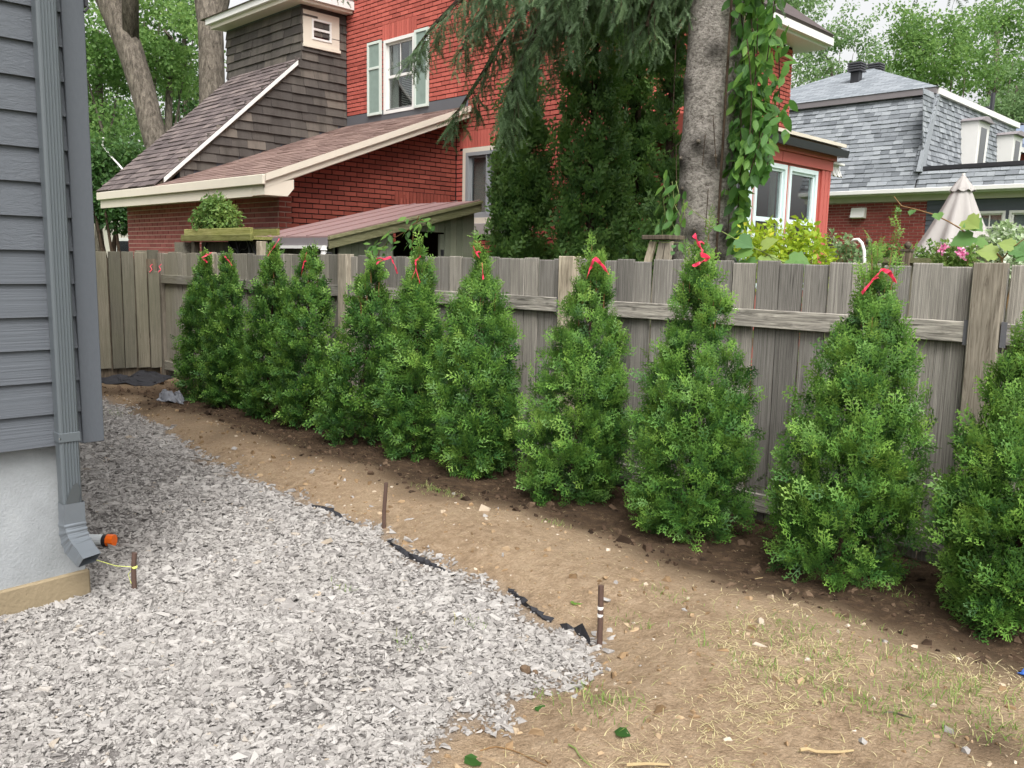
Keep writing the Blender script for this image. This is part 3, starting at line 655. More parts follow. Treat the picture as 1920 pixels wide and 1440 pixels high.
# downspout with ribs, strap and flared elbow
dsp = empty('downspout', (-4.18, 1.31, 0.3), 'ribbed grey metal downspout fixed beside the corner board of grey house', 'downspout')
y0, y1, xf, xb = 1.268, 1.352, -4.142, -4.208
prof = [(xb, y0), (xf-.008, y0), (xf, y0+.008)]
for i in range(5):
    c = y0+.016+i*.0130; prof += [(xf, c), (xf-.0045, c+.003), (xf-.0045, c+.006), (xf, c+.009)]
prof += [(xf, y1-.008), (xf-.008, y1), (xb, y1)]
MB().prism(prof, 'z', 0.47, 3.72).build('pipe', 'downspout_grey', dsp)
MB().box(xb-.004, xf+.004, y0-.005, y1+.005, 0.795, 0.838).build('strap', 'downspout_grey', dsp, bevel=.002)
MB().box(xf-.0005, xf+.004, y0-.004, y0+.003, .81, .818).build('screw', 'white_paint', dsp)
def ring(c, ux, uy, hw, hd): return [np.array(c)+sx*hw*np.array(uy)+sy*hd*np.array(ux) for sx, sy in ((-1, -1), (1, -1), (1, 1), (-1, 1))]
n_ = 27; cx_, cz_ = -4.174, 0.505; rings = []; seg_ = 0.0118; yc_ = 1.312
for i in range(n_):
    tt_ = i/(n_-1); ang = math.radians(52)*min(1, max(0, (tt_-0.30)/0.45)); yw = math.radians(20)*min(1, max(0, (tt_-0.30)/0.5))
    ux = (math.cos(ang)*math.cos(yw), math.cos(ang)*math.sin(yw), math.sin(ang)); wob = 1.0+(0.075 if (8 <= i <= 18 and i % 3 == 0) else 0.0)+(.03 if i > 23 else 0)
    rings.append(ring((cx_, yc_, cz_), ux, (-math.sin(yw), math.cos(yw), 0), 0.0465*wob, 0.038*wob*(1-0.22*max(0, tt_-.75)/.25)))
    cx_ += math.sin(ang)*seg_*math.cos(yw); yc_ += math.sin(ang)*seg_*math.sin(yw); cz_ -= math.cos(ang)*seg_
eb = MB(); v = [p for r_ in rings for p in r_]; f = [(i*4+k, i*4+(k+1) % 4, (i+1)*4+(k+1) % 4, (i+1)*4+k) for i in range(n_-1) for k in range(4)]
eb.add(v, f)
ctr = [np.mean(r_, 0) for r_ in rings]; v2 = [c+(p-c)*0.94 for c, r_ in zip(ctr, rings) for p in r_]; eb.add(v2, [q[::-1] for q in f])
m0 = (n_-1)*4; o0 = len(v); eb.f += [(m0+k, m0+(k+1) % 4, o0+m0+(k+1) % 4, o0+m0+k) for k in range(4)]
eo = eb.build('elbow', 'elbow_metal', dsp)
MB().prism([(y0+.014, .500), (y0+.066, .500), (y0+.074, .545), (y0+.072, .585), (y0+.060, .602), (y0+.044, .590), (y0+.026, .555), (y0+.012, .520)], 'x', xf+.0006, xf+.0026).build('notch_plate', 'notch_grey', dsp)  # thin dark plate on the pipe front, outlined as a notch
# black bracket lamp high on the corner
lq = on_x(158, 6, -4.22); lm = MB(); lm.box(-4.25, -4.2, 1.488, lq[1]+.01, lq[2]-.015, lq[2]+.05); lm.tube([(-4.22, lq[1], lq[2]), (-4.2, lq[1]+.01, lq[2]-.02), (-4.19, lq[1]-.012, lq[2]-.045)], .006, 6); lm.box(-4.23, -4.17, 1.49, lq[1]+.03, lq[2]+.0505, lq[2]+.07)
tag(lm.build('wall_lamp', 'dark_metal'), 'small black bracket lamp high on the grey corner board', 'lamp')
# sealant can lying under the spout, stakes and string
c0 = on_z(166, 1008, 0.05); can = empty('sealant_can', tuple(c0), 'white spray can with black rim and orange cap lying on the gravel', 'can')
ax = Vector((0.72, 0.66, 0.0)).normalized()
def along(a, b, r, name, mat, par, seg=14, bump=0):
    p0 = np.array(c0)+np.array(ax)*a+np.array([0, 0, -.012]); p1 = np.array(c0)+np.array(ax)*b+np.array([0, 0, -.012]); return MB().tube([p0, p1], r, seg).build(name, mat, par)
along(-0.09, 0.085, 0.032, 'body', 'can_white', can); along(0.086, 0.108, 0.034, 'rim', 'dark_metal', can); along(0.109, 0.15, 0.035, 'cap', 'orange_plastic', can, 10)
def stake(px, base, top, label, h=None):
    g = on_z(*base); g[2] = float(ground_h(g[0:1], g[1:2])[0]); g = on_z(base[0], base[1], g[2])
    d = ray(*top); dd = np.hypot(g[0], g[1])/np.hypot(d[0], d[1]); zt = CAM[2]+d[2]*dd; e = CAM+d*dd
    o = empty('iron_stake', tuple(g), label, 'stake', 'iron stakes along the gravel edge')
    MB().tube([(g[0], g[1], g[2]-.06), (g[0], g[1], g[2]+.1), (e[0], e[1], zt-.004)], [.0125, .0125, .0125], 10).build('rod', 'rust_iron', o)
    return o, g, e
s1, g1, e1 = stake(0, (252, 1105), (252, 1035), 'short brown iron stake with pale string tied round it on gravel')
k = np.array(g1)*0.4+np.array(e1)*0.6; MB().lathe([(.0135, -.006), (.015, 0), (.0135, .006)], k, 10).build('knot', 'string_yellow', s1)
s2, g2, e2 = stake(0, (720, 990), (724, 904), 'brown iron stake at the gravel edge among dark clods')
s3, g3, e3 = stake(0, (1124, 1210), (1127, 1096), 'tall brown iron stake with white paint marks beside black fabric')
for q in (.38, .5):
    k = np.array(g3)*q+np.array(e3)*(1-q); MB().lathe([(.0128, -.007), (.0134, 0), (.0128, .007)], k, 10).build('paint_mark', 'white_paint', s3)
k = np.array(g1)*0.4+np.array(e1)*0.6
sp0 = np.array([-4.2, 1.42, 0.19]); st = MB().tube([sp0, (sp0+k)/2-np.array([0, 0, .012]), k+np.array([.0, 0, 0])], .0016, 5)
st.tube([k, k+np.array([-.03, -.02, -.04]), k+np.array([-.035, -.01, -.08]), k+np.array([-.01, -.005, -.11])], .0014, 5)
tag(st.build('string_line', 'string_yellow'), 'thin yellow green string stretched from the downspout to an iron stake', 'string')

# landscape fabric and plastic scraps
def fabric(name, px, hs, mat, label, cat, wob=0.012):
    P = []
    for (q, h) in zip(px, hs):
        g = on_z(*q); z = float(ground_h(g[0:1], g[1:2])[0]); g = on_z(q[0], q[1], z); P.append((g, h))
    Q = []
    for (a, ha), (b, hb) in zip(P, P[1:]):
        for i in range(6):
            t = i/6; Q.append((a*(1-t)+b*t, ha*(1-t)+hb*t))
    Q.append(P[-1]); m = MB(); v = []
    for i, (g, h) in enumerate(Q):
        o1, o2 = random.uniform(-wob, wob), random.uniform(-wob, wob)*1.6; hh = h*random.uniform(0.85, 1.1)
        v += [g+np.array([o1*.4, o1*.4, -.02]), g+np.array([o1, o1, hh*.5]), g+np.array([-.4*h+o2, .5*h+o2, hh]), g+np.array([-.4*h+o2+.002, .5*h+o2+.003, hh-.002]), g+np.array([o1+.003, o1+.003, hh*.5-.001]), g+np.array([o1*.4+.003, o1*.4+.003, -.02])]
    nseg = len(Q); m.add(v, [(i*6+k, (i+1)*6+k, (i+1)*6+(k+1) % 6, i*6+(k+1) % 6) for i in range(nseg-1) for k in range(6)]+[(0, 1, 2, 3, 4, 5), tuple((nseg-1)*6+k for k in (5, 4, 3, 2, 1, 0))])
    return tag(m.build(name, mat), label, cat, 'torn fabric scraps at the gravel edge')
fabric('landscape_fabric', [(590, 952), (620, 962), (660, 984)], [.02, .03, .015], 'black_fabric', 'short torn black fabric strip just left of the middle iron stake', 'fabric')
fabric('landscape_fabric', [(729, 1018), (750, 1042), (775, 1052), (812, 1066), (850, 1080)], [.025, .03, .035, .03, .01], 'black_fabric', 'long low black fabric strip between soil and gravel past the middle stake', 'fabric')
fabric('landscape_fabric', [(948, 1106), (970, 1124), (1000, 1150), (1030, 1168)], [.012, .025, .03, .02], 'black_fabric', 'narrow black fabric strip curling towards the tall stake', 'fabric')
lo, hi = [(1028, 1170), (1046, 1178), (1064, 1186), (1078, 1190), (1092, 1198), (1112, 1216)], [(1029, 1165), (1047, 1170), (1063, 1168), (1076, 1177), (1092, 1168), (1106, 1196)]
v = []
for i, (q, w) in enumerate(zip(lo, hi)):
    g = on_z(*q); g = on_z(q[0], q[1], float(ground_h(g[0:1], g[1:2])[0])); dh = np.hypot(g[0], g[1]); d = ray(*w); e = CAM+d*((dh+.03+.02*(i % 2))/np.hypot(d[0], d[1]))
    for off in (0, .003): v += [g+np.array([off, -off, -.03]), e+np.array([off, -off, 0])]
nn_ = len(lo); fl_ = MB().add(v, [(4*i, 4*i+4, 4*i+5, 4*i+1) for i in range(nn_-1)]+[(4*i+3, 4*i+7, 4*i+6, 4*i+2) for i in range(nn_-1)]+[(4*i+1, 4*i+5, 4*i+7, 4*i+3) for i in range(nn_-1)]+[(0, 1, 3, 2), (4*nn_-4, 4*nn_-2, 4*nn_-1, 4*nn_-3)])
tag(fl_.build('landscape_fabric', 'black_fabric'), 'folded black fabric flap standing up beside the tall iron stake', 'fabric', 'torn fabric scraps at the gravel edge')
def crumple(name, c, sx, sy, h, mat, label, cat, n=16, seed=3):
    r = np.random.default_rng(seed); u = np.linspace(-1, 1, n); A, B = np.meshgrid(u, u, indexing='ij')
    Z = h*np.clip(1.25-(A**2+B**2), 0, 1)*np.abs(np.sin(7*fbm(A*1.1+seed, B*1.1, 2, seed % 8)+A*2))*(.4+1.2*fbm(A*3.1+seed, B*3.1, 3, (seed+1) % 8))+.005
    X = c[0]+sx*(A*0.72+B*0.69)+r.normal(0, .06*sx, A.shape); Y = c[1]+sy*(A*0.70-B*0.72)+r.normal(0, .06*sy, A.shape)
    Zt = ground_h(X, Y)+Z; i = np.arange(n*n).reshape(n, n); F = np.stack([i[:-1, :-1], i[1:, :-1], i[1:, 1:], i[:-1, 1:]], -1).reshape(-1, 4)
    V = np.stack([X, Y, Zt], -1).reshape(-1, 3); V2 = V-np.array([0, 0, .003])
    o = np_mesh(name, np.concatenate([V, V2]), np.concatenate([F, (F+n*n)[:, ::-1]]), mat); return tag(o, label, cat)
g = on_z(250, 712); crumple('ground_fabric', g, 0.50, 0.42, 0.07, 'black_fabric', 'wrinkled dark ground fabric lying in front of the wooden gate', 'fabric', seed=2)
g = on_z(322, 752); crumple('plastic_scrap', g, 0.20, 0.12, 0.13, 'grey_plastic', 'crumpled grey plastic sheet beside the first cedar', 'plastic sheet', seed=5)
g = on_z(1940, 1305); crumple('blue_bag', g, 0.05, 0.05, 0.08, 'blue_plastic', 'blue plastic bag just showing beside the last cedar', 'bag', seed=6)
# dark dung clods, twigs and fallen leaves
for (q, s, lab) in [((985, 1262), .022, 'larger dark clod lying on the gravel near the tall stake'), ((1003, 1264), .013, 'smaller dark clod touching the larger one on the gravel'), ((905, 1372), .012, 'dark clod on the soil at the gravel tip')]:
    g = on_z(*q); b = bmesh.new(); bmesh.ops.create_icosphere(b, subdivisions=2, radius=s)
    for v in b.verts: v.co *= random.uniform(0.8, 1.2)
    me = bpy.data.meshes.new('soil_lump'); b.to_mesh(me); b.free(); me.materials.append(MAT['dark_clod'])
    o = bpy.data.objects.new('soil_lump', me); COL.objects.link(o); o.location = (g[0], g[1], float(ground_h(g[0:1], g[1:2])[0])+s*.7); tag(o, lab, 'clod')
def twig(px, r, mat, label):
    P = []
    for q in px:
        g = on_z(*q); z = float(ground_h(g[0:1], g[1:2])[0]); g = on_z(q[0], q[1], z+r); P.append(g)
    P2 = []
    for a, b in zip(P, P[1:]): P2 += [a, (a+b)/2+np.array([random.uniform(-.006, .006), random.uniform(-.006, .006), .003])]
    P2.append(P[-1]); return tag(MB().tube(P2, list(np.linspace(r, r*.6, len(P2))), 6).build('twig', mat), label, 'twig')
twig([(1500, 1406), (1530, 1409), (1575, 1410), (1600, 1407)], .006, 'straw', 'pale bent stick lying on the straw at the bottom edge')
twig([(1655, 1340), (1672, 1335), (1710, 1346)], .004, 'bark_grey', 'grey twig on the soil below the largest cedar')
twig([(900, 1408), (930, 1400), (975, 1412), (1025, 1436)], .0025, 'stem_brown', 'thin red brown root on the soil near the gravel tip')
twig([(1066, 1396), (1085, 1415), (1110, 1438)], .0035, 'stem_green', 'green plant stem lying on the soil at the bottom edge')
twig([(1175, 1434), (1255, 1434)], .006, 'straw', 'flat pale straw stalk at the bottom edge')
twig([(1350, 1085), (1362, 1092), (1400, 1090), (1430, 1083)], .003, 'straw', 'thin curved root on dark soil left of the largest cedar')
lf = MB().add([(0, 0, 0), (.25, -.5, .1), (.6, -.55, .12), (1, 0, .02), (.55, .5, .14), (.2, .45, .08)], [(0, 1, 2, 3, 4, 5)])
def fallen(q, s, ang, label):
    g = on_z(*q); me = bpy.data.meshes.new('leaf_fallen'); me.from_pydata([tuple(np.array(p)*s) for p in lf.v], [], lf.f); me.materials.append(MAT['vine_leaf'])
    o = bpy.data.objects.new('fallen_leaf', me); COL.objects.link(o); o.location = (g[0], g[1], float(ground_h(g[0:1], g[1:2])[0])+.004); o.rotation_euler = (0, .1, ang); tag(o, label, 'leaf')
fallen((870, 1432), .07, 1.2, 'bright green fallen leaf at the bottom edge beside gravel'); fallen((1080, 1150), .06, 2.2, 'narrow green fallen leaf near the tall iron stake'); fallen((1150, 1412), .06, .4, 'green fallen leaf beside a straw stalk'); fallen((1003, 1330), .05, .2, 'green fallen leaf on soil by the gravel tip')

# ------------------------------------------------------------------ red brick house beyond the fence
rh = empty('red_brick_house', (-12, 9.5, 0), 'red brick house with dark shingled side tower and brown lean-to roof', 'house')
YM, XR, XT, XA, YF = 9.5, -8.2, -13.9, -10.8, 6.26   # main wall, right wall, tower side, addition side, addition front
W1 = (-12.74, -11.88, 4.20, 5.45); W2 = (-10.62, -9.10, 2.26, 3.45)
def body(name, mat, put_list):
    m = MB()
    for b in put_list: m.box(*b)
    return m.build(name, mat, rh)
m = MB(); panel_wall(m, -16.8, XR-0.002, 0.0, 6.3, [W1, W2], lambda a, b, c, d: m.box(a, b, YM+.014, YM+.2, c, d))
m.prism([(-16.8, 6.3), (XR-.002, 6.3), (XR-.002, 6.5), (-12.5, 9.4), (-16.8, 6.5)], 'y', YM+.014, YM+.2); m.build('wall', 'mortar_dark', rh)
m = MB(); m.box(XR-.2, XR-.014, YM+.2, 15.6, 0, 5.75); m.box(-16.8, XR-.2, 15.4, 15.6, 0, 5.75); m.box(-16.8, -16.6, YM+.2, 15.4, 0, 5.75); m.build('wall', 'mortar_dark', rh)
MB().box(-16.5, XR-.25, YM+.9, YM+.95, 0, 6.2).build('dark_back_sheet', 'dark_interior', rh)  # added dark sheet standing in for the dim room behind the windows
# addition: front wall with pale brick and light mortar, side wall red with dark joints
MB().box(-16.1, XA-.014, YF+.006, YF+.2, 0, 2.66).build('wall', 'mortar_light', rh)
MB().prism([(YF+.21, 0), (YM, 0), (YM, 4.02), (YF+.21, 2.72)], 'x', XA-.2, XA-.014).build('wall', 'mortar_dark', rh)
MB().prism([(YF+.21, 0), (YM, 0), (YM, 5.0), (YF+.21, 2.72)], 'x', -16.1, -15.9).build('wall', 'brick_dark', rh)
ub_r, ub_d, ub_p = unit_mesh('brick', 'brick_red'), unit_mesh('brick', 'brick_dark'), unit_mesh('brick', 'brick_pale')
hid = lambda x, y: 925 < x < 1420
L1 = (-12.80, -11.84, 5.452, 5.72); L2 = (-10.72, -9.0, 3.453, 3.718)
def lean_z(y): return 2.74+(y-5.9)*0.375
# main wall over the lean-to and right of it
ra = brick_rects(XT+.01, XA-.01, 4.28, 6.9, [W1, L1])
rb = brick_rects(XA+.01, XR, 1.5, 6.9, [W2, (L2[0], L2[1], L2[2], L2[3]), (W2[0]-.02, W2[1]+.02, W2[2]-.22, W2[2])])
pieces(ra, (0, YM+.0145, 0), (1, 0, 0), (0, 0, 1), (0, -1, 0), 0.0155, ub_r, 'brick', rh, 'brick_red', 120, 'brick_courses', skew=.25, out=hid)
pieces(rb, (0, YM+.0145, 0), (1, 0, 0), (0, 0, 1), (0, -1, 0), 0.0155, ub_r, 'brick', rh, 'brick_red', 30, 'brick_courses', skew=.25, out=hid)
# addition side wall
def addclip(p, q, v):   # below the verge
    ylim = 5.9+(v+0.17-2.74)/0.375; return max(p, ylim), q
rc = brick_rects(YF, YM-.012, 1.5, 4.0, [(8.25, 9.35, 2.50, 2.717)], clip=addclip)
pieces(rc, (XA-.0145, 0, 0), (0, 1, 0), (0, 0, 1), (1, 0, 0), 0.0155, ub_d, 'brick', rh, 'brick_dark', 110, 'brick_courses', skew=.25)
rd = [(a, a+.058, 2.505, 2.708) for a in np.arange(8.26, 9.33, .0705)]
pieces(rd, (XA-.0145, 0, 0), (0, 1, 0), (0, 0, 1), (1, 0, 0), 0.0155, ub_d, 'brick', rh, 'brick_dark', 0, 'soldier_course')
re = brick_rects(-16.1, XA-.01, 1.5, 2.66, L=.215, j=.0145)
pieces(re, (0, YF+.0065, 0), (1, 0, 0), (0, 0, 1), (0, -1, 0), 0.0075, ub_p, 'brick', rh, 'brick_pale', 40, 'brick_courses', skew=.2, out=lambda x, y: y > 465)
# right side wall, mostly behind trees
rs = brick_rects(YM, 15.6, 3.2, 5.72)
pieces(rs, (XR-.0145, 0, 0), (0, 1, 0), (0, 0, 1), (1, 0, 0), 0.0155, ub_r, 'brick', rh, 'brick_red', 0, 'brick_courses', skew=.2)
for (l, k) in ((L1, 14), (L2, 24)):
    st = (l[1]-l[0])/k
    pieces([(l[0]+i*st+.004, l[0]+(i+1)*st-.006, l[2]+.004, l[3]-.006) for i in range(k)], (0, YM+.0145, 0), (1, 0, 0), (0, 0, 1), (0, -1, 0), 0.0165, ub_r, 'lintel_brick', rh, 'brick_red', k, 'lintel_bricks')
# flashing where the lean-to meets the wall
MB().slab((XT+.02, YM-.008, 4.05), (XA+.28, YM-.008, 4.05), (XA+.28, YM-.008, 4.275), (XT+.02, YM-.008, 4.275), (0, .006, 0)).build('flashing', 'flashing_metal', rh)
# sash windows
def sash_window(par, x0, x1, z0, z1, y, frame, fm='white_paint', cols=1, split=True, sill=None, out=-1, fw=.055, curtain=True, name='window'):
    """window in a Y = const wall, built from frame bars, panes, rails; out = direction it faces"""
    s = out; m = MB()
    def b(a, c, d, e, yo, yi): m.box(a, c, min(y+s*yo, y+s*yi), max(y+s*yo, y+s*yi), d, e)
    b(x0, x0+fw, z0, z1, .02, -.08); b(x1-fw, x1, z0, z1, .02, -.08); b(x0+fw, x1-fw, z0, z0+fw, .02, -.08); b(x0+fw, x1-fw, z1-fw, z1, .02, -.08)
    w = m.build(name, frame, par); xs_ = np.linspace(x0+fw, x1-fw, cols+1)
    for i in range(cols):
        a, c = xs_[i]+(.012 if i else 0), xs_[i+1]-(.012 if i < cols-1 else 0); zz = (z0+z1)/2 if split else None
        m = MB(); k = .035; yb, yt = sorted((y-s*.03, y-s*.065))
        m.box(a, a+k, yb, yt, z0+fw, z1-fw); m.box(c-k, c, yb, yt, z0+fw, z1-fw); m.box(a+k, c-k, yb, yt, z0+fw, z0+fw+k); m.box(a+k, c-k, yb, yt, z1-fw-k, z1-fw)
        if split: m.box(a+k, c-k, min(y-s*.02, y-s*.066), max(y-s*.02, y-s*.066), zz-.022, zz+.022)
        m.build('sash', fm, w)
        MB().box(a+k*.5, c-k*.5, y-s*.05-.002, y-s*.05+.002, z0+fw+k*.5, z1-fw-k*.5).build('pane', 'window_glass', w)
    if cols > 1:
        for xx in xs_[1:-1]:
            yb, yt = sorted((y+s*.01, y-s*.07)); MB().box(xx-.012, xx+.012, yb, yt, z0+fw, z1-fw).build('mullion', frame, w)
    return w
w1 = sash_window(rh, W1[0], W1[1], W1[2], W1[3], YM, 'white_paint')
bl = MB()
for z in np.arange(W1[2]+.1, 4.85, .03): bl.slab((-12.42, YM+.13, z), (-11.95, YM+.13, z), (-11.95, YM+.15, z+.012), (-12.42, YM+.15, z+.012), (0, 0, .002))
bl.build('blind', 'curtain', w1)
MB().box(-12.70, -12.5, YM+.12, YM+.14, 4.25, 5.4).build('curtain', 'curtain', w1)
MB().box(-12.2, -11.93, YM+.125, YM+.145, 4.9, 5.4).build('curtain', 'curtain', w1)
MB().box(-12.33, -12.318, YM+.03, YM+.045, 4.86, 5.38).build('muntin', 'white_paint', w1)
w2 = sash_window(rh, W2[0]+.07, W2[1]-.07, W2[2]+.09, W2[3]-.07, YM, 'window_grey', 'window_grey', cols=3, split=False)
m = MB(); m.box(W2[0], W2[0]+.07, YM-.02, YM+.08, W2[2]+.0, W2[3]); m.box(W2[1]-.07, W2[1], YM-.02, YM+.08, W2[2], W2[3]); m.box(W2[0]+.07, W2[1]-.07, YM-.02, YM+.08, W2[3]-.07, W2[3]); m.box(W2[0]+.07, W2[1]-.07, YM-.03, YM+.08, W2[2], W2[2]+.09); m.build('casing', 'cream_paint', w2)
MB().box(W2[0]-.03, W2[1]+.03, YM-.06, YM+.05, W2[2]-.19, W2[2]-.003).build('sill', 'stone_sill', w2, bevel=.006)
MB().box(-10.3, -10.02, YM+.13, YM+.14, 3.0, 3.36).build('blind', 'white_paint', w2)
MB().box(-10.52, -10.25, YM+.15, YM+.16, 2.36, 3.36).build('curtain', 'curtain', w2)
# shutters
for (a, b, nm) in ((-13.19, -12.79, 0), (-11.85, -11.49, 1)):
    m = MB(); z0, z1 = 4.21, 5.47; k = .045; zm = 5.02 if nm == 0 else 4.75
    m.box(a, a+k, YM-.05, YM-.012, z0, z1); m.box(b-k, b, YM-.05, YM-.012, z0, z1); m.box(a+k, b-k, YM-.05, YM-.012, z0, z0+k); m.box(a+k, b-k, YM-.05, YM-.012, z1-k, z1)
    if nm == 0: m.box(a+k, b-k, YM-.05, YM-.012, zm-.02, zm+.02)
    s_ = m.build('shutter', 'shutter_frame', rh); MB().box(a+k, b-k, YM-.034, YM-.014, z0+k, z1-k).build('shutter_panel', 'shutter_green', s_)
# roofs
def roof_shingles(O, U, W, width, length, mat, keep, name='shingle', w=.33, e=.145, clip=None, rest='shingle_courses', th=.014, mesh=None):
    U, W = np.array(U, float), np.array(W, float); N = np.cross(U, W); N /= np.linalg.norm(N)
    if N[2] < -1e-6 or (abs(N[2]) < 1e-6 and (N[0] < -1e-6 or N[1] > 1e-6)): N = -N
    pieces(shingle_rects(0, width, 0, length, w, e, clip), O, U, W, N, th, mesh or unit_mesh(name, mat, .2), name, rh, mat, keep, rest, wedge=.2, skew=.35)
# lean-to
yh, zh, slope = 5.86, 2.735, 0.375; L_ = math.hypot(1, slope); WS = np.array([0, 1, slope])/L_
MB().hexa([(XT, yh, zh-.10), (-10.47, yh, zh-.10), (-10.47, YM-.01, zh-.10+slope*(YM-yh)), (XT, YM-.01, zh-.10+slope*(YM-yh)), (XT, yh, zh-.002), (-10.47, yh, zh-.002), (-10.47, YM-.01, zh-.002+slope*(YM-yh)), (XT, YM-.01, zh-.002+slope*(YM-yh))]).build('roof_deck', 'dark_wood', rh)
roof_shingles((XT, yh-.02, zh), (1, 0, 0), WS, -10.45-XT, (YM-yh)*L_, 'shingle_brown', 60, th=.012)
vg = MB()
for (x0, x1, dz0, dz1) in ((-10.468, -10.43, -.085, .004), (-10.50, -10.469, -.175, -.087)):
    vg.hexa([(x0, yh, zh+dz0), (x1, yh, zh+dz0), (x1, YM-.02, zh+dz0+slope*(YM-yh)), (x0, YM-.02, zh+dz0+slope*(YM-yh)), (x0, yh, zh+dz1), (x1, yh, zh+dz1), (x1, YM-.02, zh+dz1+slope*(YM-yh)), (x0, YM-.02, zh+dz1+slope*(YM-yh))])
vg.build('verge_board', 'cream_paint', rh)
MB().hexa([(-10.80, yh+.02, zh-.185), (-10.501, yh+.02, zh-.185), (-10.501, YM-.03, zh-.185+slope*(YM-yh)), (-10.80, YM-.03, zh-.185+slope*(YM-yh)), (-10.80, yh+.02, zh-.155), (-10.501, yh+.02, zh-.155), (-10.501, YM-.03, zh-.155+slope*(YM-yh)), (-10.80, YM-.03, zh-.155+slope*(YM-yh))]).build('soffit', 'cream_paint', rh)
MB().prism([(yh+.0, 2.47), (yh+.34, 2.47), (yh+.44, 2.58), (yh+.44, 2.70), (yh, 2.60)], 'x', -10.80, -10.472).build('eave_return', 'cream_paint', rh)
MB().box(-16.3, -10.43, yh-.05, yh-.004, 2.60, 2.732).build('gutter', 'cream_paint', rh, bevel=.008)
MB().box(-16.25, -10.803, yh-.002, yh+.03, 2.46, 2.598).build('fascia', 'cream_paint', rh)
MB().box(-16.2, -10.82, yh+.031, YF, 2.50, 2.54).build('soffit', 'cream_paint', rh)
# catslide roof left of it
ytop, ztop = 8.50, 5.13; sl = (ztop-2.75)/(ytop-yh); Lc = math.hypot(1, sl); WC = np.array([0, 1, sl])/Lc
MB().hexa([(-16.3, yh, 2.64), (XT+.02, yh, 2.64), (XT+.02, ytop, ztop-.11), (-16.3, ytop, ztop-.11), (-16.3, yh, 2.745), (XT+.02, yh, 2.745), (XT+.02, ytop, ztop-.004), (-16.3, ytop, ztop-.004)]).build('roof_deck', 'dark_wood', rh)
roof_shingles((-16.33, yh-.03, 2.75), (1, 0, 0), WC, XT+.05+16.33, (ytop-yh)*Lc+.03, 'shingle_roof', 110, w=.30, th=.02)
MB().hexa([(XT+.05, yh+.12, 2.75+.12*sl-.05), (XT+.075, yh+.12, 2.75+.12*sl-.05), (XT+.075, ytop-.06, ztop-.06*sl-.05), (XT+.05, ytop-.06, ztop-.06*sl-.05), (XT+.05, yh+.12, 2.75+.12*sl+.02), (XT+.075, yh+.12, 2.75+.12*sl+.02), (XT+.075, ytop-.06, ztop-.06*sl+.02), (XT+.05, ytop-.06, ztop-.06*sl+.02)]).build('rake_trim', 'white_paint', rh)
# shingled side wall of the tower (X = XT) and its front
MB().prism([(YF, 2.6), (YM, 2.6), (YM, 6.1), (8.55, 6.1), (8.55, 5.1), (YF, 2.95)], 'x', XT-.15, XT-.004).build('wall', 'slate_siding', rh)
MB().box(-16.65, XT-.151, 8.555, 8.70, 4.9, 6.1).build('wall', 'slate_siding', rh)
MB().box(-16.65, -16.5, 8.701, YM, 4.9, 6.1).build('wall', 'slate_siding', rh)
smw = unit_mesh('shingle', 'shingle_wall', .15)
def tclip(p, q, v):
    z = v+2.6; lim = YF+.0 if z < 2.95 else (8.55 if z > 5.12 else yh+(z-2.75)/sl-.02)
    lo = YF+(z-2.6)*0+0; low = max(lim, lo)
    ylean = yh+(z-zh)/slope
    return max(p, low), min(q, max(low, ylean) if z < 4.05 else q)
pieces(shingle_rects(YF, YM-.012, 0, 3.5, .36, .15, tclip), (XT-.004, 0, 2.6), (0, 1, 0), (0, 0, 1), (1, 0, 0), .032, smw, 'shingle', rh, 'shingle_wall', 90, 'wall_shingles', wedge=.15, skew=.3)
pieces(shingle_rects(-16.65, XT+.012, 0, 1.05, .36, .15), (0, 8.555, 5.0), (1, 0, 0), (0, 0, 1), (0, -1, 0), .032, smw, 'shingle', rh, 'shingle_wall', 40, 'wall_shingles', wedge=.15, skew=.3)
# cornice and low roof of the tower
m = MB(); m.box(-16.75, XT+.22, 8.27, 8.35, 6.07, 6.2); m.box(XT+.14, XT+.22, 8.35, YM-.01, 6.07, 6.2); m.box(-16.75, XT+.14, 8.35, YM, 6.08, 6.11); m.build('cornice', 'cream_paint', rh)
m = MB(); m.box(-16.82, XT+.27, 8.2, 8.269, 6.15, 6.26); m.box(XT+.221, XT+.27, 8.22, YM-.01, 6.12, 6.26); m.build('gutter', 'white_paint', rh)
MB().hexa([(-17.0, 8.16, 6.262), (XT+.26, 8.16, 6.262), (XT+.26, YM-.01, 6.262), (-17.0, YM-.01, 6.262), (-17.0, 8.2, 6.28), (XT+.26, 8.2, 6.28), (XT-.1, YM-.01, 6.85), (-16.6, YM-.01, 6.85)]).build('roof', 'shingle_roof', rh)
# little white window in the tower side
m = MB(); a, b, z0, z1 = 8.58, 9.33, 5.37, 6.0; X = XT+.03
for (p, q, c, d) in ((a, a+.17, z0+.05, z1), (b-.17, b, z0+.05, z1), (a+.17, b-.17, z0+.05, z0+.15), (a+.17, b-.17, z1-.12, z1)): m.box(XT-.02, X, p, q, c, d)
m.box(XT-.02, X+.03, a-.01, b+.01, z0, z0+.05); tw = m.build('window', 'cream_paint', rh)
m = MB(); a, b, z0, z1 = a+.171, b-.171, z0+.151, z1-.121
for (p, q, c, d) in ((a, a+.035, z0, z1), (b-.035, b, z0, z1), (a+.035, b-.035, z0, z0+.035), (a+.035, b-.035, z1-.035, z1), (a+.035, b-.035, (z0+z1)/2-.02, (z0+z1)/2+.02)): m.box(XT-.01, X+.012, p, q, c, d)
m.build('sash', 'white_paint', tw); MB().box(XT+.0, XT+.006, a+.03, b-.03, z0+.03, z1-.03).build('pane', 'window_glass_dark', tw)
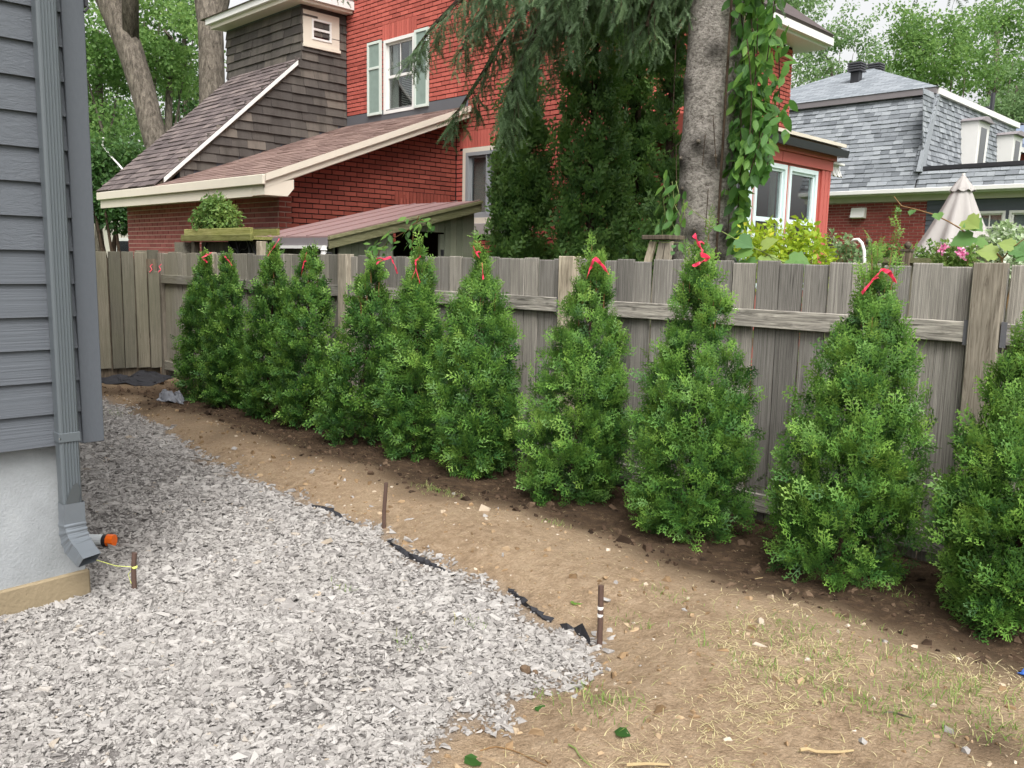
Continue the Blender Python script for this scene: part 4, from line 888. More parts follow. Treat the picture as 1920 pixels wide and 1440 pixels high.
# main roof with eaves on the right
MB().slab((-12.5, YM-.35, 9.45), (-7.75, YM-.35, 5.86), (-7.75, 16.1, 5.86), (-12.5, 16.1, 9.45), (.1, 0, .13)).build('roof', 'shingle_roof', rh)
MB().slab((-12.6, YM-.35, 9.45), (-17.3, YM-.35, 5.86), (-17.3, 16.1, 5.86), (-12.6, 16.1, 9.45), (-.1, 0, .13)).build('roof', 'shingle_roof', rh)
m = MB(); m.box(-7.76, -7.66, YM-.35, 16.12, 5.80, 5.93); m.box(XR+.001, -7.761, YM-.3, 16.1, 5.755, 5.80); m.build('gutter', 'white_paint', rh)
MB().box(XR-1.0, XR+.0, 15.602, 16.05, 5.755, 5.79).build('soffit', 'white_paint', rh)
# ------------------------------------------------------------------ red sunroom
XS, Y0, Y1 = -5.8, 9.55, 12.36
sr = empty('sunroom', (-7, 11, 0), 'red painted sunroom with pale window frames on side of brick house', 'sunroom')
wins = [(9.62, 10.16), (10.22, 11.06), (11.13, 11.97)]; wz = (1.35, 3.03)
m = MB(); panel_wall(m, Y0, Y1, 0, 3.12, [(a, b, *wz) for a, b in wins], lambda a, b, c, d: m.box(XS-.12, XS-.002, a, b, c, d)); m.build('wall', 'red_paint', sr)
MB().box(XR+.002, XS-.121, Y0, Y0+.1, 0, 3.12).build('wall', 'red_paint', sr); MB().box(XR+.002, XS-.121, Y1-.1, Y1, 0, 3.12).build('wall', 'red_paint', sr)
MB().box(XR+.01, XR+.03, Y0+.1, Y1-.1, 0, 3.1).build('inner_wall', 'brick_pale', sr)
for i, y in enumerate(np.arange(XR+.1, XS-.1, .2)): MB().box(y, y+.19, Y0-.02, Y0-.001, 0.2, 3.05).build('wall_board', 'red_paint', sr)
for (y, w) in ((12.08, .10), (12.19, .10), (12.30, .06)): MB().box(XS-.001, XS+.03, y, y+w-.008, 0, 3.06).build('corner_board', 'red_paint', sr, bevel=.004)
for a, b in ((Y0-.1, 10.85), (10.86, Y1+.02)):
    MB().box(XS, XS+.045, a, b-.004, 3.06, 3.2).build('fascia_board', 'red_paint', sr, bevel=.004); MB().box(XS, XS+.08, a, b+.03, 3.203, 3.32).build('fascia_board', 'red_paint', sr, bevel=.004)
MB().prism([(XS+.085, 3.27), (XS+.20, 3.25), (XS+.22, 3.35), (XS+.085, 3.36)], 'y', Y0-.25, Y1+.14).build('gutter', 'dark_metal', sr)
MB().slab((XR, Y0-.25, 3.66), (XS+.17, Y0-.25, 3.40), (XS+.17, Y1+.13, 3.40), (XR, Y1+.13, 3.66), (0, 0, .045)).build('roof', 'cream_paint', sr)
MB().slab((XR, Y0-.24, 3.60), (XS+.10, Y0-.24, 3.345), (XS+.10, Y1+.10, 3.345), (XR, Y1+.10, 3.60), (0, 0, .052)).build('roof_edge', 'stem_brown', sr)
MB().slab((XR+.01, Y0-.275, 3.30), (XS+.20, Y0-.275, 3.20), (XS+.20, Y0-.275, 3.46), (XR+.01, Y0-.275, 3.72), (0, .022, 0)).build('fascia_board', 'red_paint', sr)
for a, b in wins:
    m = MB(); z0, z1 = wz; k = .06
    for (p, q, c, d) in ((a, a+k, z0, z1), (b-k, b, z0, z1), (a+k, b-k, z0, z0+k), (a+k, b-k, z1-k, z1)): m.box(XS-.08, XS+.02, p, q, c, d)
    w = m.build('window', 'pale_blue_white', sr); a2, b2, z2, z3 = a+k, b-k, z0+k, z1-k; m = MB(); k = .035; zm = 2.29
    for (p, q, c, d) in ((a2, a2+k, z2, z3), (b2-k, b2, z2, z3), (a2+k, b2-k, z2, z2+k), (a2+k, b2-k, z3-k, z3), (a2+k, b2-k, zm-.03, zm+.03)): m.box(XS-.06, XS-.01, p, q, c, d)
    m.build('sash', 'pale_blue_white', w); MB().box(XS-.038, XS-.034, a2+.02, b2-.02, z2+.02, z3-.02).build('pane', 'window_glass', w)
    MB().box(XS-.3, XS-.29, a2-.02, a2+.14, z2, z3).build('curtain', 'curtain', w)
aw = MB()
for i in range(5): y = 12.40+i*.06; aw.hexa([(XS+.02, y, 3.02-.02*(i % 2)), (XS+.05, y, 3.02-.02*(i % 2)), (XS+.05, y+.05, 3.0), (XS+.02, y+.05, 3.0), (XS-.05, y, 3.17), (XS-.02, y, 3.17), (XS-.02, y+.05, 3.17), (XS-.05, y+.05, 3.17)])
aw.box(XS-.05, XS+.06, 12.362, 12.72, 3.172, 3.2)
tag(aw.build('awning', 'white_paint'), 'small white slatted awning edge on the sunroom corner', 'awning')

# ------------------------------------------------------------------ grey mansard house at the right
gh = empty('mansard_house', (-8, 24, 0), 'house with grey shingled mansard roof, red brick base and dormers', 'house')
YG, XC = 21.5, -7.65
m = MB(); m.box(-14, XC, YG+.012, YG+.25, 0, 3.3); m.build('wall', 'mortar_light', gh)
ubf = unit_mesh('brick', 'brick_far')
pl_rects = brick_rects(-12.2, XC, 1.4, 3.28, L=.215)
_rh = rh; rh = gh
pieces(pl_rects, (0, YG+.0125, 0), (1, 0, 0), (0, 0, 1), (0, -1, 0), .014, ubf, 'brick', gh, 'brick_far', 60, 'brick_courses', skew=.3, out=lambda x, y: y > 480 or x < 1560)
GW = [(-6.85, -5.95), (-5.88, -4.98), (-4.91, -4.0)]
m = MB(); panel_wall(m, XC+.002, -1.0, 0, 3.3, [(a, b, 2.3, 3.02) for a, b in GW], lambda a, b, c, d: m.box(a, b, YG+.02, YG+.25, c, d)); m.build('wall', 'slate_siding', gh)
for z in np.arange(1.4, 3.2, .12): MB().hexa([(XC+.01, YG-.01, z), (-6.9, YG-.01, z), (-6.9, YG+.02, z), (XC+.01, YG+.02, z), (XC+.01, YG+.008, z+.118), (-6.9, YG+.008, z+.118), (-6.9, YG+.02, z+.118), (XC+.01, YG+.02, z+.118)]).build('siding_board', 'slate_siding', gh)
for a, b in GW:
    w = sash_window(gh, a, b, 2.3, 3.02, YG+.02, 'white_paint', split=True)
    mm = MB()
    for x in np.linspace(a+.09, b-.09, 4)[1:-1]: mm.box(x-.012, x+.012, YG+.05, YG+.075, 2.38, 2.94)
    mm.build('muntin', 'white_paint', w); MB().box(a+.05, b-.05, YG+.12, YG+.13, 2.35, 3.0).build('blind', 'white_paint', w)
MB().box(-6.95, -3.9, YG-.06, YG+.019, 2.2, 2.298).build('sill', 'dark_metal', gh)
MB().box(-14, -1.0, YG-.06, YG+.011, 3.301, 3.46).build('frieze', 'pale_wall', gh)
MB().box(-14, -1.0, YG-.38, YG-.061, 3.44, 3.47).build('soffit', 'white_paint', gh)
MB().box(-14, -1.0, YG-.46, YG-.381, 3.46, 3.56).build('gutter', 'white_paint', gh, bevel=.01)
ye, ze, yt, zt = YG-.42, 3.56, YG+.62, 5.86      # mansard foot and top
WM = np.array([0, yt-ye, zt-ze]); LM = np.linalg.norm(WM); WM = WM/LM
XH = -7.78
MB().hexa([(-14, ye+.05, 3.5), (XH, ye+.05, 3.5), (XH, 28.7, 3.5), (-14, 28.7, 3.5), (-14, yt, zt), (XH-.12, yt, zt), (XH-.12, 28.7, zt), (-14, 28.7, zt)]).build('roof_deck', 'roof_flat', gh)
roof_shingles((-14, ye, ze-.02), (1, 0, 0), WM, XH-.01+14, LM, 'shingle_grey', 190, w=.22, e=.122, th=.026)
zl = 3.98; tl_ = (zl-ze)/(zt-ze); yl = ye+(yt-ye)*tl_
MB().hexa([(XH+.002, ye+.05, 3.5), (-1.0, ye+.05, 3.5), (-1.0, YG+3, 3.5), (XH+.002, YG+3, 3.5), (XH+.002, yl, zl-.01), (-1.0, yl, zl-.01), (-1.0, YG+3, zl-.01), (XH+.002, YG+3, zl-.01)]).build('roof_deck', 'roof_flat', gh)
roof_shingles((XH, ye, ze-.02), (1, 0, 0), WM, 6.78, LM*tl_, 'shingle_grey', 40, w=.22, e=.122, th=.026)
MB().box(XH+.05, -1.0, yl-.03, yl+.08, zl-.005, zl+.085).build('flashing', 'dark_metal', gh)
# right side slope with two dormers
US = np.array([0, 1, 0]); WSd = np.array([-.15, 0, zt-3.9]); LS = np.linalg.norm(WSd); WSd = WSd/LS
roof_shingles((XH+.035, YG-.18, 3.9), US, WSd, 28.7-YG+.18, LS, 'shingle_grey', 10, w=.22, e=.122, th=.026)
m = MB(); m.box(-14, XH-.06, yt-.12, yt-.0, zt-.02, zt+.13); m.build('roof_band', 'grey_trim', gh)
MB().box(XH-.14, XH-.02, yt-.12+.121, 28.75, zt-.02, zt+.125).build('roof_band', 'white_paint', gh)
hip = MB(); hip.hexa([(-14.1, yt-.14, zt+.131), (XH-.02, yt-.14, zt+.131), (XH-.02, 28.8, zt+.131), (-14.1, 28.8, zt+.131), (-11.5, 24.9, zt+1.4), (-10.6, 24.9, zt+1.4), (-10.6, 26.2, zt+1.4), (-11.5, 26.2, zt+1.4)]); hip.build('roof', 'shingle_grey_far', gh)
hc = unit_mesh('ridge_shingle', 'shingle_grey', .4); hv = np.array([-.12, yt-ye, zt-ze]); hl_ = np.linalg.norm(hv); hv = hv/hl_; hn = np.cross([1, 0, 0], hv); hn = -hn if hn[1] > 0 else hn
pieces([(-.10, .055, s_, s_+.15) for s_ in np.arange(.42, hl_-.05, .142)], (XH, ye-.035, ze), (1, 0, 0), hv, hn, .03, hc, 'ridge_shingle', gh, 'shingle_grey', 30, 'ridge_shingles', wedge=.4)
MB().hexa([(XH-.02, ye-.01, ze+.38), (XH+.07, ye-.01, ze+.38), (XH+.07, ye+.25, ze+.38), (XH-.02, ye+.25, ze+.38), (XH-.14, yt-.03, zt-.02), (XH-.06, yt-.03, zt-.02), (XH-.06, yt+.2, zt-.02), (XH-.14, yt+.2, zt-.02)]).build('hip_board', 'shingle_grey', gh)
for yc in (24.35, 27.3):
    x0, x1, h = XH-.2, XH+.36, .38; z0, z1 = 3.97, 5.42
    d_ = MB().hexa([(x0, yc-h, z0), (x1-.04, yc-h, z0), (x1-.04, yc+h, z0), (x0, yc+h, z0), (x0, yc-h-.06, z1), (x1, yc-h-.06, z1), (x1, yc+h+.06, z1), (x0, yc+h+.06, z1)]).build('dormer', 'white_paint', gh)
    MB().hexa([(x0, yc-h-.12, z1), (x1+.1, yc-h-.12, z1), (x1+.1, yc+h+.12, z1), (x0, yc+h+.12, z1), (x0, yc-h-.06, z1+.06), (x1+.08, yc-.12, z1+.13), (x1+.08, yc+.12, z1+.13), (x0, yc+h+.06, z1+.06)]).build('dormer_roof', 'grey_trim', d_)
    MB().hexa([(x1-.05, yc-.2, z0+.12), (x1-.025, yc-.2, z0+.12), (x1-.025, yc+.2, z0+.12), (x1-.05, yc+.2, z0+.12), (x1-.05, yc-.22, z1-.14), (x1+.006, yc-.22, z1-.14), (x1+.006, yc+.22, z1-.14), (x1-.05, yc+.22, z1-.14)]).build('pane', 'window_glass_dark', d_)
def roof_vent(c, s, name_par):
    m = MB(); x, y, z = c; m.box(x-.15*s, x+.15*s, y-.15*s, y+.15*s, z-.2, z+.28*s); o = m.build('roof_vent', 'dark_metal', name_par)
    q = MB()
    for i in range(4): q.hexa([(x-.26*s, y-.26*s, z+(.28+.085*i)*s), (x+.26*s, y-.26*s, z+(.28+.085*i)*s), (x+.26*s, y+.26*s, z+(.28+.085*i)*s), (x-.26*s, y+.26*s, z+(.28+.085*i)*s), (x-.24*s, y-.24*s, z+(.34+.085*i)*s), (x+.24*s, y-.24*s, z+(.34+.085*i)*s), (x+.24*s, y+.24*s, z+(.34+.085*i)*s), (x-.24*s, y+.24*s, z+(.34+.085*i)*s)])
    q.build('vent_louvre', 'dark_metal', o)
p = on_y(1605, 150, 23.6); roof_vent((p[0], 23.6, p[2]), .74, gh)
p = on_y(1641, 150, 25.3); roof_vent((p[0], 25.3, p[2]), .74, gh)
p = on_y(1853, 222, 29.0); roof_vent((p[0], 28.4, p[2]-.35), .95, gh)
MB().tube([(XH-.3, 27.0, zt+.1), (XH-.3, 27.0, zt+.75)], .06, 8).build('vent_pipe', 'dark_metal', gh)
m = MB(); q = on_y(1612, 400, YG); m.prism([(YG-.18, q[2]-.11), (YG-.002, q[2]-.13), (YG-.002, q[2]+.13), (YG-.11, q[2]+.13)], 'x', q[0]-.17, q[0]+.17); m.build('dryer_vent', 'white_paint', gh)
rh = _rh
# farther roof with a brick gable
fh = empty('gabled_house', (-6, 36, 0), 'far brick gable with dark roof and white bargeboards beyond the mansard house', 'house')
pk = on_y(1868, 244, 34.0); MB().prism([(pk[0]-1.2, 0), (pk[0]+3.4, 0), (pk[0]+3.4, pk[2]-2.2), (pk[0]-.2, pk[2]-.3), (pk[0]-1.2, pk[2]-.9)], 'y', 34.0, 40).build('wall', 'brick_far', fh)
MB().slab((pk[0]-.3, 33.6, pk[2]-.2), (pk[0]+3.9, 33.6, pk[2]-2.35), (pk[0]+3.9, 40, pk[2]-2.35), (pk[0]-.3, 40, pk[2]-.2), (0, 0, .16)).build('bargeboard', 'white_paint', fh)
MB().slab((pk[0]-.4, 33.7, pk[2]+.0), (pk[0]+4.2, 33.7, pk[2]-2.3), (pk[0]+6.2, 41, pk[2]+.6), (pk[0]-.4, 41, pk[2]+.8), (0, 0, .12)).build('roof', 'blue_roof', fh)
p = on_y(1903, 262, 36.0); roof_vent((p[0], 36.0, p[2]-.1), 1.1, fh)

# ------------------------------------------------------------------ garden shed
sh = empty('garden_shed', (-9.3, 6.8, 0), 'grey green board shed with pink metal lean-to roof', 'shed')
XD, XD0, YD0, YD1 = -8.72, -10.25, 5.78, 7.9
zr = lambda y: 1.92+(y-5.62)*0.232
bm_s = board_mesh('shed_board', 1, 1, .02, 'shed_wood', 'Z')
for y in np.arange(YD0+.12, YD1-.2, .105):
    z0 = 0.0 if not (6.62 < y < 7.55) else 2.02
    place('wall_board', bm_s, sh, (XD, y+.05, z0), (0, 0, math.pi/2), (.1, 1, zr(y+.05)-.10-z0))
for x in np.arange(XD0+.05, XD-.1, .105): place('wall_board', bm_s, sh, (x+.05, YD0, 0), (0, 0, 0), (.1, 1, 1.80))
for y, w in ((YD0+.04, .09), (YD1-.12, .2)): place('corner_post', bm_s, sh, (XD+.012, y+w/2, 0), (0, 0, math.pi/2), (w, 1.6, zr(y)-.12))
for y in (6.56, 7.52): place('door_post', bm_s, sh, (XD+.008, y, 0), (0, 0, math.pi/2), (.09, 1.5, 2.1))
m = MB(); m.box(XD0, XD0+.05, YD0, YD1, 0, 1.9); m.box(XD0, XD, YD1-.05, YD1, 0, 2.3); m.build('back_wall', 'dark_interior', sh)
MB().box(XD-.06, XD-.02, 7.42, 7.5, .2, 2.0).build('door_edge', 'shed_wood', sh); MB().box(XD-.019, XD-.0, 7.43, 7.47, 1.72, 1.8).build('latch', 'dark_metal', sh)
n_ = 4; xs_ = np.linspace(XD0-.16, XD+.14, n_+1); ms = MB()
for a, b in zip(xs_, xs_[1:]):
    MB().slab((a+.004, 5.60, zr(5.60)-.02), (b-.004, 5.60, zr(5.60)-.02), (b-.004, YD1+.08, zr(YD1+.08)-.02), (a+.004, YD1+.08, zr(YD1+.08)-.02), (0, 0, .016)).build('roof_sheet', 'metal_roof_pink', sh)
    MB().slab((b-.012, 5.60, zr(5.60)-.003), (b+.008, 5.60, zr(5.60)-.003), (b+.008, YD1+.08, zr(YD1+.08)-.003), (b-.012, YD1+.08, zr(YD1+.08)-.003), (0, 0, .012)).build('roof_seam', 'metal_roof_pink', sh)
MB().box(XD0-.16, XD+.13, 5.585, 5.60, zr(5.6)-.13, zr(5.6)-.022).build('fascia', 'grey_trim', sh)
MB().box(XD0-.16, XD+.13, 5.56, 5.584, zr(5.6)-.15, zr(5.6)-.115).build('drip_edge', 'white_paint', sh)
MB().slab((XD+.142, 5.60, zr(5.6)-.15), (XD+.172, 5.60, zr(5.6)-.15), (XD+.172, YD1+.08, zr(YD1+.08)-.15), (XD+.142, YD1+.08, zr(YD1+.08)-.15), (0, 0, .105)).build('verge_board', 'old_trim_wood', sh)
MB().slab((XD+.142, 5.59, zr(5.59)-.043), (XD+.19, 5.59, zr(5.59)-.043), (XD+.19, YD1+.09, zr(YD1+.09)-.043), (XD+.142, YD1+.09, zr(YD1+.09)-.043), (0, 0, .035)).build('verge_cap', 'old_trim_wood', sh)
pp = on_x(757, 385, -10.72); m = MB()
for k in (-.06, .0, .06): m.tube([(-10.7, pp[1]+k, 1.9), (-10.7, pp[1]+k, pp[2]+.16-abs(k))], .024, 8)
tag(m.build('flue_pipes', 'brick_dark'), 'bundle of dark red pipes standing above the shed roof by the brick wall', 'pipes')
# lantern on the fence side of the shed
q = on_y(607, 472, 5.5); ln = empty('garden_lantern', (q[0], 5.5, q[2]-.05), 'small white garden lantern with dark arm by the shed corner', 'lantern')
MB().lathe([(.02, -.05), (.035, -.03), (.03, .01), (.045, .02), (.02, .05), (.012, .07)], (q[0], 5.5, q[2]), 10).build('lamp_head', 'white_paint', ln)
MB().tube([(q[0]+.18, 5.5, q[2]-.02), (q[0]+.08, 5.5, q[2]-.01), (q[0], 5.5, q[2]-.05), (q[0], 5.5, q[2]-.6)], .008, 6).build('arm', 'dark_metal', ln)
# ------------------------------------------------------------------ arbour gate with planter box
YB = 5.45
ar = empty('arbour_gate', (-11.2, YB, 0), 'mossy timber arbour with planter box and round black grille behind fence', 'arbour')
P = lambda x, y: on_y(x, y, YB)
a, b = P(368, 452)[0], P(500, 452)[0]; zt_, zb_ = P(430, 432)[2], P(430, 453)[2]
MB().box(a, b, YB-.22, YB-.18, zb_, zt_-.06).build('beam', 'mossy_wood', ar, bevel=.006); MB().box(a-.03, b-.1, YB-.16, YB-.12, zb_+.05, zt_+.02).build('planter_side', 'mossy_wood', ar, bevel=.006)
MB().box(a-.03, b-.1, YB+.20, YB+.24, zb_+.05, zt_+.02).build('planter_side', 'mossy_wood', ar); MB().box(a-.03, b-.1, YB-.119, YB+.199, zb_+.02, zb_+.06).build('planter_floor', 'mossy_wood', ar)
gb = board_mesh('arbour_board', 1, 1, .022, 'gate_wood', 'Z')
for i, x in enumerate(np.arange(a+.18, b-.02, .125)): place('board', gb, ar, (x+.06, YB, 0.2), (0, 0, 0), (.118, 1, zb_-.2))
for x in (a+.1, b-.03): place('post', pm, ar, (x, YB-.06, 0), (0, 0, 0), (.65, .8, zb_/1.7))
place('shelf_block', gb, ar, (a-.16, YB-.1, zb_-.18), (0, 0, 0), (.34, 6, .17))
c = P(452, 478); ring_ = [(c[0]+.30*math.cos(t), YB-.03, c[2]+.30*math.sin(t)) for t in np.linspace(0, math.pi, 15)]
MB().tube(ring_, .018, 6).build('grille_ring', 'dark_metal', ar); MB().prism([(p[0], p[2]) for p in ring_], 'y', YB-.02, YB-.0125).build('grille_opening', 'dark_interior', ar)
g_ = MB()
for k in range(4):
    t0 = .5+k*.7; g_.tube([(c[0]+.28*math.cos(t0)*s_, YB-.035, c[2]+.28*math.sin(t0)*s_+.03*math.sin(s_*6)) for s_ in np.linspace(0, 1, 7)], .007, 5)
g_.build('grille_scroll', 'dark_metal', ar)
for s_, x in ((1, a+.2), (-1, b-.12)): MB().tube([(x, YB-.04, zb_-.28), (x+s_*.2, YB-.04, zb_-.01)], .014, 6).build('brace', 'dark_metal', ar)

# ------------------------------------------------------------------ patio umbrella
UC = on_y(1800, 400, 12.9); ux, uy = UC[0], 12.9
um = empty('patio_umbrella', (ux, uy, 0), 'closed pale grey patio umbrella in front of the mansard house', 'umbrella')
z_top, z_cap, z_bot = on_y(1800, 328, uy)[2], on_y(1800, 352, uy)[2], on_y(1790, 476, uy)[2]-.12
MB().tube([(ux, uy, 0), (ux, uy, z_top+.02)], .022, 8).build('pole', 'white_paint', um)
def cone(z0, z1, r0, r1, name, folds, amp, ox=-.06, scal=0.0):
    seg, rings_ = 48, 10; V, Fc = [], []
    for i in range(rings_+1):
        t = i/rings_; z = z0+(z1-z0)*t; r = r0+(r1-r0)*t
        for k in range(seg):
            th = 2*math.pi*k/seg; rr = r*(1+amp*t*math.sin(folds*th+.6))+amp*.25*r*math.sin(2.3*folds*th*.5)
            V.append((ux+ox*t+rr*math.cos(th), uy+rr*math.sin(th), z-(scal*abs(math.sin(folds*th/2)) if i == rings_ else 0)))
    Fc = [(i*seg+k, i*seg+(k+1) % seg, (i+1)*seg+(k+1) % seg, (i+1)*seg+k) for i in range(rings_) for k in range(seg)]
    return np_mesh(name, V, Fc, 'umbrella_cloth', um, smooth=True)
cone(z_cap+.05, z_bot, .08, .52, 'canopy', 8, .20, -.07); cone(z_top, z_cap-.03, .015, .155, 'canopy_cap', 8, .08, 0, .03)
# ------------------------------------------------------------------ low garden fence with ball finials
gf_ = empty('finial_fence', (-4, 10.5, 0), 'low dark garden fence with ball topped posts near the umbrella', 'fence')
for (px, py) in ((1561, 452), (1600, 462), (1629, 455), (1702, 462), (1836, 468)):
    q = on_y(px, py, 10.5); x, z = q[0], q[2]
    o = MB().box(x-.05, x+.05, 10.45, 10.55, 0, z-.06).build('post', 'dark_wood', gf_)
    MB().box(x-.06, x+.06, 10.44, 10.56, z-.059, z-.03).build('post_cap', 'dark_wood', o); MB().lathe([(.012, -.03), (.03, -.015), (.042, .01), (.038, .035), (.015, .055)], (x, 10.5, z), 10).build('finial', 'dark_wood', o)
xa, xb = on_y(1540, 480, 10.5)[0], on_y(1960, 480, 10.5)[0]; z = on_y(1700, 488, 10.5)[2]
MB().box(xa, xb, 10.47, 10.53, z-.03, z+.03).build('rail', 'old_trim_wood', gf_)
for x in np.arange(xa, xb, .13): place('board', gb, gf_, (x+.06, 10.56, .1), (0, 0, 0), (.11, 1, z-.12))
# shepherd hook
q0, q1 = on_y(1620, 500, 6.2), on_y(1608, 448, 6.2); hk = []
for (px, py) in ((1621, 540), (1621, 490), (1620, 470), (1616, 456), (1609, 449), (1601, 449), (1596, 454)): hk.append(on_y(px, py, 6.2))
hk.insert(0, np.array([hk[0][0], 6.2, 0.0]))
tag(MB().tube(hk, [.012]*6+[.009, .009], 8).build('garden_hook', 'white_paint', smooth=True), 'white curved garden hook rising above the board fence', 'hook')
# wooden trestle beside the spruce
Y_ = 5.6; tr = empty('wooden_trestle', tuple(on_y(1238, 560, Y_)*[1, 1, 0]), 'old grey wooden step frame with slats leaning by the spruce trunk', 'step frame')
t0, t1 = on_y(1217, 447, Y_), on_y(1268, 447, Y_); MB().box(t0[0], t1[0], Y_-.1, Y_+.12, t0[2]-.012, t0[2]+.022).build('top_board', 'dark_wood', tr, bevel=.004)
for (u, v) in ((1232, 1219), (1250, 1240), (1263, 1256)):
    p0, p1 = on_y(u, 453, Y_), on_y(v, 500, Y_); dx = p1[0]-p0[0]; zl_ = p0[2]-p1[2]; xb_ = p0[0]+dx*p0[2]/zl_*.35
    MB().hexa([(xb_-.03, Y_-.06, 0), (xb_+.03, Y_-.06, 0), (xb_+.03, Y_-.035, 0), (xb_-.03, Y_-.035, 0), (p1[0]-.03, Y_-.06, p1[2]), (p1[0]+.03, Y_-.06, p1[2]), (p1[0]+.03, Y_-.035, p1[2]), (p1[0]-.03, Y_-.035, p1[2])]).hexa([(p1[0]-.03, Y_-.06, p1[2]), (p1[0]+.03, Y_-.06, p1[2]), (p1[0]+.03, Y_-.035, p1[2]), (p1[0]-.03, Y_-.035, p1[2]), (p0[0]-.03, Y_-.06, p0[2]), (p0[0]+.03, Y_-.06, p0[2]), (p0[0]+.03, Y_-.035, p0[2]), (p0[0]-.03, Y_-.035, p0[2])]).build('slat', 'post_wood', tr)
# pale garage at the far left
ga = empty('garage', (-24, 10, 0), 'pale far garage with blue grey roof behind the left trees', 'garage')
g0 = on_y(150, 380, 10.5); MB().box(-38, -23.5, 11.5, 17, 0, 3.4).build('wall', 'pale_wall', ga)
MB().slab((-38.6, 11.0, 3.4), (-23.2, 11.0, 3.4), (-23.2, 14.3, 5.4), (-38.6, 14.3, 5.4), (0, 0, .15)).build('roof', 'blue_roof', ga)
for x in (-29.8, -27.3):
    w = MB().box(x-.7, x+.7, 11.44, 11.498, .9, 2.2).build('window', 'white_paint', ga); MB().box(x-.6, x+.6, 11.425, 11.438, 1.0, 2.1).build('pane', 'window_glass_dark', w)
# wires and the white service mast at the left
m = MB(); yy_ = 9.0
m.tube([on_y(236, 325, 7.4), on_y(222, 308, 7.4), on_y(205, 290, 7.4), on_y(192, 272, 7.4), on_y(194, 258, 7.4)], .02, 6)
tag(m.build('service_mast', 'white_paint'), 'thin white service pipe rising from the left roof edge', 'pipe')
for i, (y0_, y1_) in enumerate(((264, 268), (275, 279), (314, 313))):
    a_, b_ = on_y(140, y0_, 10.0), on_y(262 if i < 2 else 222, y1_, 10.0 if i < 2 else 7.4)
    tag(MB().tube([a_, (a_+b_)/2-np.array([0, 0, .05]), b_], .008, 4).build('overhead_wire', 'dark_metal' if i < 2 else 'white_paint'), ['upper dark overhead wire crossing the left trees', 'lower dark overhead wire crossing the left trees', 'pale thin cable reaching the left roof edge'][i], 'wire')

# ------------------------------------------------------------------ foliage tools
def norm(v): return v/np.maximum(np.linalg.norm(v, axis=-1, keepdims=True), 1e-9)
def spray_template(seed, sides=8, subs=3, w=0.05):
    """flat fern-like cedar spray of unit length: lozenges on a branching axis. returns verts (n,3), quads, tip factor"""
    r = random.Random(seed); V, Fq, T = [], [], []
    def loz(a, b, wd, t0, t1):
        a, b = np.array(a), np.array(b); d = b-a; n = np.array([-d[1], d[0]])/np.linalg.norm(d); m = a+d*0.55
        i = len(V); V.extend([a, m+n*wd/2, b, m-n*wd/2]); T.extend([t0, (t0+t1)/2, t1, (t0+t1)/2]); Fq.append((i, i+1, i+2, i+3))
    loz((0, 0), (1, 0), w*0.9, 0.2, 1.0)
    for k in range(sides):
        s = 0.12+0.82*k/(sides-1); sg = 1 if k % 2 else -1; L = (0.52*(1-0.55*s)+0.08)*r.uniform(0.8, 1.2); an = math.radians(r.uniform(38, 58))*sg
        a = np.array([s, 0]); d = np.array([math.cos(an), math.sin(an)]); b = a+d*L; loz(a, b, w*1.15, 0.2+0.5*s, 0.9)
        for j in range(subs):
            u = 0.3+0.62*j/max(1, subs-1) if subs > 1 else 0.55; s2 = 1 if j % 2 else -1; a2 = an+s2*math.radians(r.uniform(32, 50)); l2 = L*(0.5-0.22*u)*r.uniform(0.8, 1.25)
            p = a+d*L*u; loz(p, p+np.array([math.cos(a2), math.sin(a2)])*l2, w*1.05, 0.4+0.3*s, 1.0)
    V = np.array(V); z = -0.18*V[:, 0]**2-0.25*V[:, 1]**2
    return np.column_stack([V, z]), np.array(Fq), np.array(T)
def scatter(tmpl, P, A, N, S, rnd, tipk=0.3):
    """copies of templates at P with axis A, plane normal N, size S -> arrays"""
    A = norm(A); B = norm(np.cross(N, A)); C = np.cross(A, B); Vs, Fs, Ts = [], [], []; off = 0; which = RNG.integers(0, len(tmpl), len(P))
    for k, (V, Fq, T) in enumerate(tmpl):
        m = which == k
        if not m.any(): continue
        p, a, b, c, s = P[m], A[m], B[m], C[m], S[m]; n = len(p)
        v = p[:, None]+s[:, None, None]*(V[None, :, 0:1]*a[:, None]+V[None, :, 1:2]*b[:, None]+V[None, :, 2:3]*c[:, None])
        Vs.append(v.reshape(-1, 3)); Fs.append((Fq[None]+(np.arange(n)*len(V))[:, None, None]).reshape(-1, Fq.shape[1])+off); off += n*len(V)
        Ts.append((rnd[m][:, None]+tipk*(T[None]-0.5)).reshape(-1))
    return np.concatenate(Vs), np.concatenate(Fs), np.clip(np.concatenate(Ts), 0, 1)
SPRAY_HI = [spray_template(i, 7, 3, .078) for i in range(6)]
SPRAY_LO = [spray_template(i+20, 6, 2, .095) for i in range(5)]
SPRAY_FAR = [spray_template(i+60, 6, 1, .115) for i in range(5)]
SPRAY_XLO = [spray_template(i+40, 5, 1, .17) for i in range(4)]

